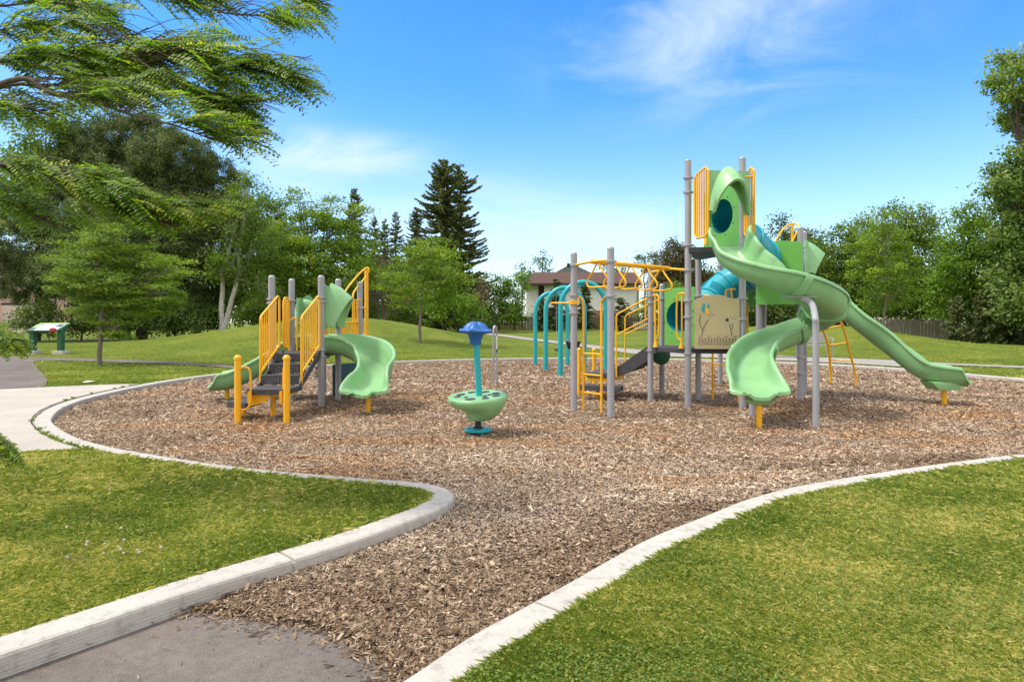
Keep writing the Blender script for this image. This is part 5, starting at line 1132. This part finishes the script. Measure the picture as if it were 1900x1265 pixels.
def conifer(name, label, px, Y, ytop, halfw, ybase=600, seed=0, lsize=.22, dens=1.0, start=.06, group=None, leaf='spruce', sparse=0.0, droop=.25, power=.75, base_xy=None):
    x = (px-950)/F*Y; zb = TZ(x, Y); zt = CH-(ytop-HZ)/F*Y; H = zt-zb; W = halfw/F*Y; root = thing(name, (x, Y, zb), label, 'tree', group)
    mb_ = MB(); mb_.tube([(x, Y, zb-.2), (x+.03, Y, zb+H*.5), (x, Y, zt)], [H*.017, H*.010, .02], 8, caps=False)
    cs, ds = [], []; lay = int(H/.34*dens**.5)
    for i in range(lay):
        q = start+(1-start)*((i+random.uniform(-.3, .3))/lay); nb = max(5, int(9*dens))
        for j in range(nb):
            if random.random() < sparse: continue
            q = start+(1-start)*((i+random.uniform(-.9, .9))/lay); q = min(.985, max(start, q)); L0 = W*(1-q)**power*(1+.22*math.sin(q*23+seed)*math.sin(q*9+j))+.10
            a = 2*math.pi*(j+random.random())/nb; Lb = L0*random.choice((random.uniform(.45, .8), random.uniform(.8, 1.2))); o = Vector((x, Y, zb+H*q)); d = Vector((math.cos(a), math.sin(a), 0)); pts = []
            rise = .22 if q > .8 else -.05
            for k_ in range(6): u = k_/5; pts.append(o+d*Lb*u+Vector((0, 0, Lb*(rise*u-droop*u*(1-u)*2.2+.12*u*u))))
            mb_.tube(pts, [.03*(1-.8*u/5)*(.4+Lb*.3) for u in range(6)], 4, caps=False)
            nt = int(max(14, Lb*85)); u = rng.random(nt)**.75; iu = np.minimum((u*5).astype(int), 4); fr = u*5-iu; PA = np.array([p[:] for p in pts]); p0 = PA[iu]*(1-fr[:, None])+PA[iu+1]*fr[:, None]
            side = rng.choice([-1, 1], nt); sdir = np.array([-d.y, d.x, 0])
            dd = unit(np.array(d[:])*.6+sdir*side[:, None]*rng.uniform(.2, 1, (nt, 1))+np.c_[np.zeros((nt, 2)), rng.uniform(-.95, .15, nt)])
            sp = lsize*rng.uniform(.7, 1.4, nt)*(1.1-.5*u); cs.append(np.c_[p0+dd*sp[:, None]*.45, sp]); ds.append(dd)
    Cc = np.vstack(cs); D = np.vstack(ds); n = len(Cc); S = unit(np.cross(D, unit(rng.normal(size=(n, 3))*.6+np.array([0, -.3, .8]))))
    V_, F_, vr = leafquads(Cc[:, :3], D, S, Cc[:, 3], Cc[:, 3]*.42, np.clip(rng.normal(.45, .2, n), 0, 1))
    link('crown', np_mesh('crown', V_, F_, vr), L[leaf], root); mb_.build('trunk', M['bark'], root, smooth=60); return root
# -- big pine on the left
tree('pine_tree', 'massive dark pine tree rising behind the young wind-swept tree on the left', (262, 606), 37, [(240, 262, 95, 52), (320, 300, 80, 60), (190, 320, 120, 70), (300, 370, 120, 70), (390, 350, 62, 75), (130, 400, 85, 75), (250, 440, 150, 75), (390, 440, 70, 80), (60, 450, 60, 80), (180, 510, 110, 55), (330, 520, 110, 60), (40, 520, 60, 45)], 'pine', .60, 130, .105, .34, 'bark', .34, upward=.9, flat_=.9, cr=.33)
tree('tree', 'light green deciduous tree showing left of the dark pine top', (70, 600), 37, [(95, 250, 55, 50), (60, 310, 50, 55), (140, 225, 45, 40), (30, 380, 50, 60), (110, 330, 50, 50)], 'broad', .8, 55, .15, group='deciduous trees round the park')
tree('birch_tree', 'birch tree with two white trunks standing on the left mound', (410, 610), 35, [(455, 372, 34, 42), (440, 420, 45, 50), (478, 450, 42, 55), (430, 490, 48, 45), (480, 520, 40, 40)], 'broad', .7, 60, .12, bark='birch', trunk_r=.16, multi=2, stems=[(413, 505), (440, 520)])
tree('honey_locust', 'tall wind-swept bright green tree behind the small play structure', (585, 600), 40, [(553, 378, 16, 30), (565, 405, 36, 35), (615, 400, 30, 35), (660, 395, 26, 30), (600, 440, 60, 45), (530, 450, 55, 50), (650, 455, 50, 45), (505, 495, 50, 45), (575, 500, 70, 45), (655, 510, 55, 40), (600, 545, 90, 35)], 'locust', .85, 60, .17, .42, wind=.55, cr=.55, flat_=.55, trunk_r=.18)
tree('tree', 'mid green tree between the birch and the tall wind-swept tree', (500, 600), 46, [(495, 400, 40, 45), (520, 380, 30, 30), (480, 440, 40, 50), (520, 470, 50, 50)], 'broad', .9, 55, .17, group='deciduous trees round the park')
# -- spruces
conifer('spruce_tree', 'dark pointed spruce rising directly right of the tall wind-swept tree', 657, 47, 348, 62, seed=1)
conifer('spruce_tree', 'leftmost of the three small far spruces between the mid spruce and the tall spruce', 695, 62, 400, 44, seed=2, dens=.8)
conifer('spruce_tree', 'middle of the three small far spruces between the mid spruce and the tall spruce', 714, 60, 404, 44, seed=3, dens=.8)
conifer('spruce_tree', 'rightmost of the three small far spruces between the mid spruce and the tall spruce', 734, 58, 392, 46, seed=4, dens=.8)
conifer('spruce_tree', 'shorter spruce touching the left side of the tallest spruce', 772, 56, 384, 60, seed=5)
conifer('spruce_tree', 'tallest spruce, full crowned, standing against the sky in the middle', 824, 52, 294, 98, seed=6, dens=1.1, lsize=.32, sparse=.08, power=.62, droop=.18)
conifer('spruce_tree', 'thin ragged spruce with a bare top close beside the tallest spruce', 854, 54, 302, 66, seed=7, dens=.85, lsize=.30, sparse=.36, power=.50, droop=.18)
# -- middle
tree('honey_locust', 'young thin-trunked tree on the mound slope right of the small play structure', (778, 635.5), None, [(800, 462, 45, 28), (770, 490, 48, 28), (825, 500, 40, 32), (745, 525, 42, 28), (800, 535, 55, 30), (850, 530, 26, 26), (760, 560, 34, 20)], 'locust', .52, 60, .105, .42, wind=.5, trunk_r=.075, fork=545, bark='greybark', cr=.33, flat_=.5)
tree('tree', 'low round bright green tree just right of the young mound tree', (822, 611), 38, [(815, 545, 32, 36), (850, 570, 36, 34), (800, 580, 30, 26), (880, 590, 22, 22)], 'bright', .6, 55, .13, trunk_r=.08, group='deciduous trees round the park')
tree('bare_shrub', 'twiggy brown shrub behind the mound crest under the small spruces', (706, 592), 42, [(700, 505, 30, 28), (690, 540, 34, 34), (730, 560, 30, 26)], 'twig', .6, 40, .12, .15, bark='greybark', trunk_r=.09, multi=3, stems=[(700, 545), (718, 548), (708, 560)], cat='shrub')
tree('shrub', 'green rounded bush on the mound behind the twisted pale trunk', (740, 595), 46, [(745, 540, 34, 34), (715, 520, 30, 26), (770, 570, 34, 26), (735, 580, 40, 20)], 'broad', .7, 50, .14, cat='shrub')
tree('sapling', 'thin sapling with a sparse brownish crown in front of the hedge', (893, 614), 50, [(893, 548, 20, 24), (890, 525, 12, 12)], 'twig', .5, 30, .12, .3, bark='greybark', trunk_r=.05, fork=575, cat='sapling')
for i, (px, lab) in enumerate(((893, 'leftmost bright green hedge bush, above the brown fence'), (926, 'middle bright green hedge bush, above the brown fence'), (955, 'rightmost bright green hedge bush, beside the white house'))):
    tree('hedge_bush', lab, (px, 605), 59, [(px, 532, 26, 26), (px-10, 565, 26, 28), (px+6, 585, 28, 22)], 'bright', .8, 55, .17, cat='shrub', group='hedge bushes above the brown fence', trunk_r=.1, limbs=False)
# -- backdrop of single trees beyond the gardens
for i, (px, py, w_, lab) in enumerate([(-40, 520, 60, 'far tree at the left edge behind the pink brick house'), (150, 560, 70, 'far tree low behind the massive pine, left side'), (330, 565, 70, 'far tree low behind the massive pine, right side'), (415, 555, 55, 'far tree seen between the massive pine and the birch trunks'), (470, 520, 60, 'far tree behind the birch crown'), (560, 540, 70, 'far tree low behind the tall wind-swept tree'), (690, 520, 45, 'far tree below the leftmost small spruces'), (760, 520, 50, 'far tree below the rightmost small spruces'), (850, 560, 45, 'far tree at the foot of the tallest spruce'), (1330, 545, 60, 'far tree behind the tower posts'), (1400, 535, 55, 'far tree behind the turquoise tube'), (1620, 545, 70, 'far tree low behind the young right tree'), (1760, 540, 60, 'far tree behind the right end of the grey fence')]):
    tree('tree', lab, (px, 604), 64, [(px, py, w_, 45), (px-w_*.6, py+25, w_*.7, 35), (px+w_*.6, py+22, w_*.7, 38), (px+w_*.2, py-28, w_*.5, 24)], 'broad' if i % 2 else 'darkbroad', 1.2, 42, .25, trunk_r=.2, group='trees beyond the gardens', limbs=False)
# -- shrubs along the lawn edge on the left
for i, (px, py, w_, h_, lf, lab) in enumerate([(70, 588, 52, 42, 'darkbroad', 'grey-green shrub behind the information board'), (150, 592, 55, 36, 'darkbroad', 'dark low shrub behind the young left tree, left of its trunk'), (240, 585, 62, 42, 'darkbroad', 'dark low shrub behind the young left tree, right of its trunk'), (325, 585, 60, 45, 'darkbroad', 'dark shrub at the left foot of the birch'), (500, 575, 60, 36, 'broad', 'shrub on the mound just right of the birch trunks'), (580, 572, 60, 36, 'darkbroad', 'dark shrub on the mound behind the small structure posts'), (655, 570, 50, 30, 'darkbroad', 'dark shrub behind the yellow climber pole')]):
    tree('shrub', lab, (px, py+20), 35 if i < 4 else 42, [(px, py, w_*.8, h_*.8), (px-w_*.5, py+10, w_*.5, h_*.6), (px+w_*.5, py+8, w_*.5, h_*.6), (px+w_*.1, py-h_*.5, w_*.5, h_*.5)], lf, .6, 55, .12, trunk_r=.07, limbs=False, cat='shrub', group='shrubs along the left lawn edge')
# -- in front of the house
for i, (px, yt, hw, lab) in enumerate([(1033, 517, 27, 'young pine covering the left corner of the white house'), (1085, 520, 22, 'young pine in front of the siding behind the swing arches'), (1152, 552, 26, 'small young pine in front of the house, left of the handrails'), (1005, 562, 22, 'lowest young pine left of the white house')]):
    conifer('young_pine', lab, px, 57, yt, hw, seed=20+i, lsize=.26, leaf='pine', droop=-.5, power=.6, start=.02, sparse=.1, group='young pines before the white house')
for i, (px, yt, lab) in enumerate([(968, 488, 'thin far tree, left of the three behind the brown roof'), (986, 500, 'thin far tree, shortest behind the left end of the brown roof'), (1006, 466, 'thin far tree, tallest behind the left end of the brown roof')]):
    tree('far_tree', lab, (px, 600), 88, [(px, yt+10, 7, 12), (px-6, yt+26, 10, 14), (px+8, yt+30, 9, 14), (px, yt+50, 14, 18)], 'darkbroad', .9, 14, .26, trunk_r=.13, group='thin far trees behind the houses')
for i, (px, yt, lab) in enumerate([(1130, 482, 'low far tree behind the grey gable, right side'), (1195, 470, 'far pointed tree just left of the tall bronze maple')]):
    tree('far_tree', lab, (px, 600), 92, [(px, yt+12, 16, 14), (px+12, yt+26, 18, 16)], 'darkbroad', 1.0, 30, .26, trunk_r=.13, group='thin far trees behind the houses')
# -- right of the house
tree('maple_tree', 'dark bronze-leaved maple behind the monkey bars', (1240, 600), 58, [(1255, 475, 36, 26), (1230, 500, 34, 28), (1275, 510, 40, 34), (1250, 540, 50, 36), (1300, 540, 40, 40)], 'maple', .8, 60, .17, trunk_r=.2)
tree('tree', 'green tree behind the green tube panel and lower deck', (1225, 604), 50, [(1215, 565, 28, 30), (1250, 560, 36, 36), (1290, 575, 40, 34), (1200, 590, 24, 18)], 'broad', .7, 55, .15, group='deciduous trees round the park')
for i, (px, py, lf, lab) in enumerate([(1330, 572, 'broad', 'hedge shrub seen between the tower posts'), (1400, 575, 'darkbroad', 'dark hedge shrub behind the spiral slide'), (1470, 575, 'darkbroad', 'dark hedge shrub behind the right-hand grey posts'), (1540, 575, 'darkbroad', 'dark hedge shrub behind the curved yellow ladder')]):
    tree('shrub', lab, (px, 604), 46, [(px, py, 40, 34), (px-20, py+14, 34, 24), (px+22, py+10, 34, 28)], lf, .7, 55, .15, trunk_r=.07, limbs=False, cat='shrub', group='shrubs behind the right mound')
tree('maple_tree', 'dark maple with ragged top behind the yellow arch rail', (1470, 600), 48, [(1448, 420, 22, 18), (1462, 445, 30, 26), (1500, 440, 24, 22), (1440, 480, 40, 30), (1500, 480, 44, 40), (1455, 525, 60, 40), (1520, 530, 50, 40)], 'darkbroad', .75, 60, .16, trunk_r=.2)
tree('tree', 'green tree between the dark maple and the young right tree', (1565, 600), 44, [(1560, 450, 40, 34), (1590, 430, 36, 30), (1545, 500, 40, 45), (1600, 500, 50, 50), (1570, 550, 60, 40)], 'broad', .75, 60, .15, trunk_r=.2, group='deciduous trees round the park')
tree('tree', 'broad green tree directly behind the young right tree, reaching toward its right', (1700, 608), 41, [(1685, 415, 48, 36), (1725, 435, 30, 30), (1650, 450, 50, 45), (1705, 490, 60, 50), (1740, 540, 50, 50), (1670, 550, 60, 45), (1735, 590, 50, 24)], 'broad', .75, 60, .14, trunk_r=.2, group='deciduous trees round the park')
tree('honey_locust', 'slim young tree with a pale stake-thin trunk on the right mound', (1639, 612), 31, [(1640, 400, 16, 24), (1625, 425, 28, 24), (1655, 440, 34, 30), (1612, 465, 38, 30), (1672, 485, 42, 32), (1630, 505, 50, 32), (1590, 500, 26, 26), (1640, 550, 46, 28), (1690, 530, 26, 24)], 'locust', .58, 50, .12, .42, wind=.35, cr=.38, flat_=.55, trunk_r=.06, fork=562, bark='greybark')
tree('tree', 'bright green leafy tree on the right, left of the tall silver poplar', (1800, 640), 35, [(1795, 405, 38, 30), (1830, 440, 50, 45), (1775, 455, 40, 40), (1800, 510, 62, 50), (1855, 500, 50, 55), (1765, 560, 48, 40), (1830, 570, 60, 40)], 'bright', .7, 65, .14, trunk_r=.22, group='deciduous trees round the park')
tree('poplar_tree', 'tallest silvery green poplar cut by the right edge of the picture', (1925, 640), 31, [(1890, 110, 40, 32), (1880, 165, 46, 36), (1930, 210, 60, 50), (1905, 250, 26, 26), (1900, 310, 50, 40), (1880, 355, 52, 36), (1930, 380, 80, 60), (1895, 440, 60, 50), (1910, 520, 70, 60), (1990, 300, 80, 90), (1990, 160, 70, 80), (1960, 560, 90, 60)], 'silver', .64, 80, .15, .6, wind=.3, trunk_r=.3, cr=.5)
for i, (px, yt, hw, lab) in enumerate([(1775, 560, 30, 'dark low spruce at the right end of the grey fence'), (1825, 545, 36, 'dark drooping spruce in the middle of the right lawn edge'), (1880, 555, 38, 'dark drooping spruce nearest the right picture edge')]):
    conifer('spruce_tree', lab, px, 33, yt-12, hw, seed=30+i, lsize=.2, start=.01, dens=1.3, droop=.4)
for i, (px, lab) in enumerate([(1850, 'dark shrub filling the gap under the right trees'), (1930, 'dark shrub at the right picture edge under the poplar')]):
    tree('shrub', lab, (px, 645), 35.5, [(px, 600, 55, 40), (px-35, 615, 30, 25), (px+30, 585, 40, 40)], 'darkbroad', .6, 60, .12, trunk_r=.07, limbs=False, cat='shrub', group='shrubs under the right trees')
# -- young tree on the left lawn
tree('honey_locust', 'young wind-swept bright green tree on the lawn beside the asphalt path', (185, 677), None, [(165, 455, 45, 30), (215, 440, 50, 32), (120, 485, 38, 26), (180, 495, 62, 32), (255, 480, 58, 30), (310, 500, 45, 26), (230, 525, 80, 30), (150, 530, 50, 26), (310, 545, 46, 22), (250, 565, 75, 26), (175, 575, 45, 22), (215, 605, 36, 16), (225, 628, 20, 10)], 'locust', .34, 70, .085, .30, wind=.75, trunk_r=.07, fork=590, bark='greybark', flat_=.40, cr=.22)
# ------------------------------------------------------------------ overhanging honey locust, close to the camera
nt_b = Vector((-5.6, 4.9, KT)); nt = thing('honey_locust', nt_b, 'large near honey locust with leafy branches hanging in at the upper left corner', 'tree')
limbs_px = [ # (points with px,py,Y), base radius
 [(-420, 420, 4.9), (-200, 250, 4.8), (0, 163, 4.6), (110, 157, 4.5), (200, 120, 4.4), (262, 92, 4.4)],
 [(110, 157, 4.5), (170, 108, 4.6), (275, 52, 4.7)],
 [(-140, 90, 4.6), (-20, 62, 4.6), (60, 45, 4.6), (140, 50, 4.6), (200, 80, 4.5)], [(-140, 20, 4.9), (20, 10, 4.9), (100, 0, 4.9), (160, 15, 4.8), (212, 45, 4.8)], [(-140, 130, 4.4), (-20, 120, 4.4), (60, 105, 4.4), (130, 108, 4.4), (190, 130, 4.3)], [(-140, 200, 4.3), (-20, 195, 4.3), (40, 200, 4.3), (90, 210, 4.3)],
 [(-200, 250, 4.8), (20, 150, 4.3), (90, 172, 4.2), (170, 188, 4.1), (250, 215, 4.0), (330, 235, 3.9), (400, 262, 3.9)],
 [(110, 157, 4.4), (215, 118, 4.3), (285, 97, 4.2), (350, 115, 4.2), (440, 125, 4.2), (520, 140, 4.2)],
 [(210, 118, 4.3), (250, 110, 4.2), (310, 150, 4.1), (370, 190, 4.1), (430, 210, 4.1)],
 [(-420, 420, 4.9), (-180, 330, 4.5), (0, 305, 4.2), (80, 325, 4.1), (160, 355, 4.0), (250, 395, 4.0), (330, 420, 4.0)],
 [(-180, 330, 4.6), (-40, 360, 4.5), (60, 400, 4.4), (140, 440, 4.4)],
 [(80, 325, 4.1), (160, 330, 4.1), (240, 350, 4.1), (330, 372, 4.1), (400, 380, 4.1)],
 [(-420, 420, 4.9), (-200, 60, 5.0), (60, -60, 5.0), (220, -30, 4.9), (330, 0, 4.8), (420, 25, 4.7), (500, 30, 4.7)],
 [(220, -30, 4.9), (380, -60, 4.9), (500, -25, 4.9), (590, 5, 4.9)],
 [(-420, 420, 4.9), (-250, 500, 4.4), (-120, 590, 4.0), (-40, 622, 3.8), (10, 640, 3.8)],
 [(-250, 500, 4.4), (-150, 700, 3.6), (-60, 790, 3.3), (-10, 822, 3.2), (30, 838, 3.2)],
 [(-420, 420, 4.9), (-350, 100, 5.4), (-300, -300, 5.8)], [(-420, 420, 4.9), (-700, 200, 5.3), (-900, -100, 5.6)], [(-420, 420, 4.9), (-560, 350, 6.0), (-700, 150, 7)]]
mbk = MB(); mbk.tube(catmull([nt_b-Vector((0, 0, .2)), nt_b+Vector((.05, 0, .9)), P(-400, 470, 4.9), P(-420, 410, 4.9)], 5), [.17-.004*i for i in range(16)], 12, caps=False)
twig_roots = []
masks = [[(-260,-260),(640,-260),(618,55),(575,62),(545,52),(545,92),(600,103),(614,182),(560,190),(530,212),(500,205),(518,228),(502,292),(455,282),(400,255),(330,216),(225,205),(160,196),(95,225),(60,262),(0,250),(-260,300)],
         [(-260,290),(0,288),(60,282),(150,298),(240,305),(275,350),(330,362),(445,370),(442,392),(350,405),(335,432),(240,428),(150,412),(60,432),(0,500),(-260,560)],
         [(-260,580),(15,592),(48,612),(62,640),(38,655),(0,666),(-260,700)], [(-260,800),(0,800),(25,826),(48,852),(15,880),(-260,900)]]
gap = [(222,30),(262,8),(360,28),(400,50),(345,64),(262,74)]
for li, lp in enumerate(limbs_px):
    pts = catmull([P(*q) for q in lp], 6); k = len(pts); r0 = .012 if lp[0][0] > -150 else .027
    mbk.tube(pts, [lerp(r0, .004, (i/(k-1))**.6) for i in range(k)], 7, caps=False)
    if li > 15: continue
    for i in range(k):
        if i > k*.18 or lp[0][0] > -100: twig_roots.append((pts[i], (pts[min(i+1, k-1)]-pts[max(i-1, 0)]).normalized(), i/(k-1), li))
def okpx(p, tol=0):
    x, y = 950+p[0]/p[1]*F, HZ-(p[2]-CH)/p[1]*F
    xa, ya = np.array([x]), np.array([y])
    return any(inside(xa, ya, mk)[0] for mk in masks) and not inside(xa, ya, gap)[0]
fro = []
for (p, d, q, li) in twig_roots:
    for rep in range(3 if random.random() < .45 else 2):
        dr = (d*.8+Vector((.5+random.uniform(-.2, .3), random.uniform(-.5, .5), random.uniform(-.65, .55)))).normalized(); Ls = random.uniform(.16, .62)
        if li in (14, 15): Ls *= .5
        tp_ = catmull([p, p+dr*Ls*.5+Vector((0, 0, .03)), p+dr*Ls+Vector((.05, 0, -.16*Ls))], 4)
        while len(tp_) > 2 and not okpx(tp_[-1]): tp_ = tp_[:-1]
        if len(tp_) < 3: continue
        mbk.tube(tp_, [.004*(1-.09*j) for j in range(len(tp_))], 4, caps=False)
        dt = (tp_[-1]-tp_[0]).normalized()
        for t_ in range(1, len(tp_)):
            s_ = 1 if t_ % 2 else -1; last = t_ == len(tp_)-1
            fd_ = (dt*(.75 if not last else 1)+Vector((.35, random.uniform(-.45, .45), s_*random.uniform(.05, .6)*(0 if last else 1)-.18))).normalized(); FL_ = random.uniform(.16, .30)*(.6 if li in (14, 15) else 1)
            gq = tp_[t_]+fd_*FL_*.5
            if li not in (14, 15) and float(fbm(np.array([gq.x*3.1+9]), np.array([gq.z*5.2]), 123)[0]) < .40: continue
            if okpx(tp_[t_]+fd_*FL_*.8): fro.append((tp_[t_], fd_, FL_, li))
FP = np.array([f[0][:] for f in fro]); fd = np.array([f[1][:] for f in fro]); FL = np.array([f[2] for f in fro]); n = len(FP)
for i in range(n):   # the leaf stalks
    a = Vector(FP[i]); b = Vector(FP[i]+fd[i]*FL[i]); mbk.tube([a, a.lerp(b, .5)-Vector((0, 0, .05*FL[i])), b-Vector((0, 0, .22*FL[i]))], [.0016, .0012, .0007], 3, caps=False)
mbk.build('trunk', M['bark'], nt, smooth=60)
prs = 10; allC, allD, allS, allL, allV = [], [], [], [], []
nv = unit(np.c_[rng.normal(0, .35, n), rng.normal(-.55, .45, n), np.ones(n)*.9]); sd_ = unit(np.cross(fd, nv)); base_v = np.clip(rng.normal(.42, .20, n)+(rng.random(n) < .08)*.42, 0, 1)
for j in range(prs):
    u = (j+.8)/prs; c = FP+fd*(FL*u)[:, None]+np.c_[np.zeros((n, 2)), -.22*FL*u*u]
    for s_ in (-1, 1):
        ld = unit(sd_*s_+fd*rng.uniform(.35, .7, (n, 1))+rng.normal(0, .10, (n, 3))); ll = np.clip(FL, .12, .26)*.19*(1-.6*abs(u-.45))*rng.uniform(.75, 1.15, n)
        allC.append(c+ld*ll[:, None]*.52); allD.append(ld); allS.append(unit(np.cross(ld, nv+rng.normal(0, .25, (n, 3))))); allL.append(ll); allV.append(np.clip(base_v+rng.normal(0, .07, n), 0, 1))
C_, D_, S_, l_, v_ = np.vstack(allC), np.vstack(allD), np.vstack(allS), np.concatenate(allL)[:, None], np.concatenate(allV)
# six-sided leaflets, widest near the middle
w_ = l_*.19
V_ = np.stack([C_-D_*l_*.5, C_-D_*l_*.2+S_*w_, C_+D_*l_*.22+S_*w_*.9, C_+D_*l_*.5, C_+D_*l_*.22-S_*w_*.9, C_-D_*l_*.2-S_*w_], 1).reshape(-1, 3); F_ = np.arange(len(C_)*6).reshape(-1, 6)
link('crown', np_mesh('crown', V_, F_, np.repeat(v_, 6)), L['nearlocust'], nt)
print('fronds', n, 'leaflets', len(F_))
print('total faces', sum(len(o.data.polygons) for o in scene.objects if o.type == 'MESH'))
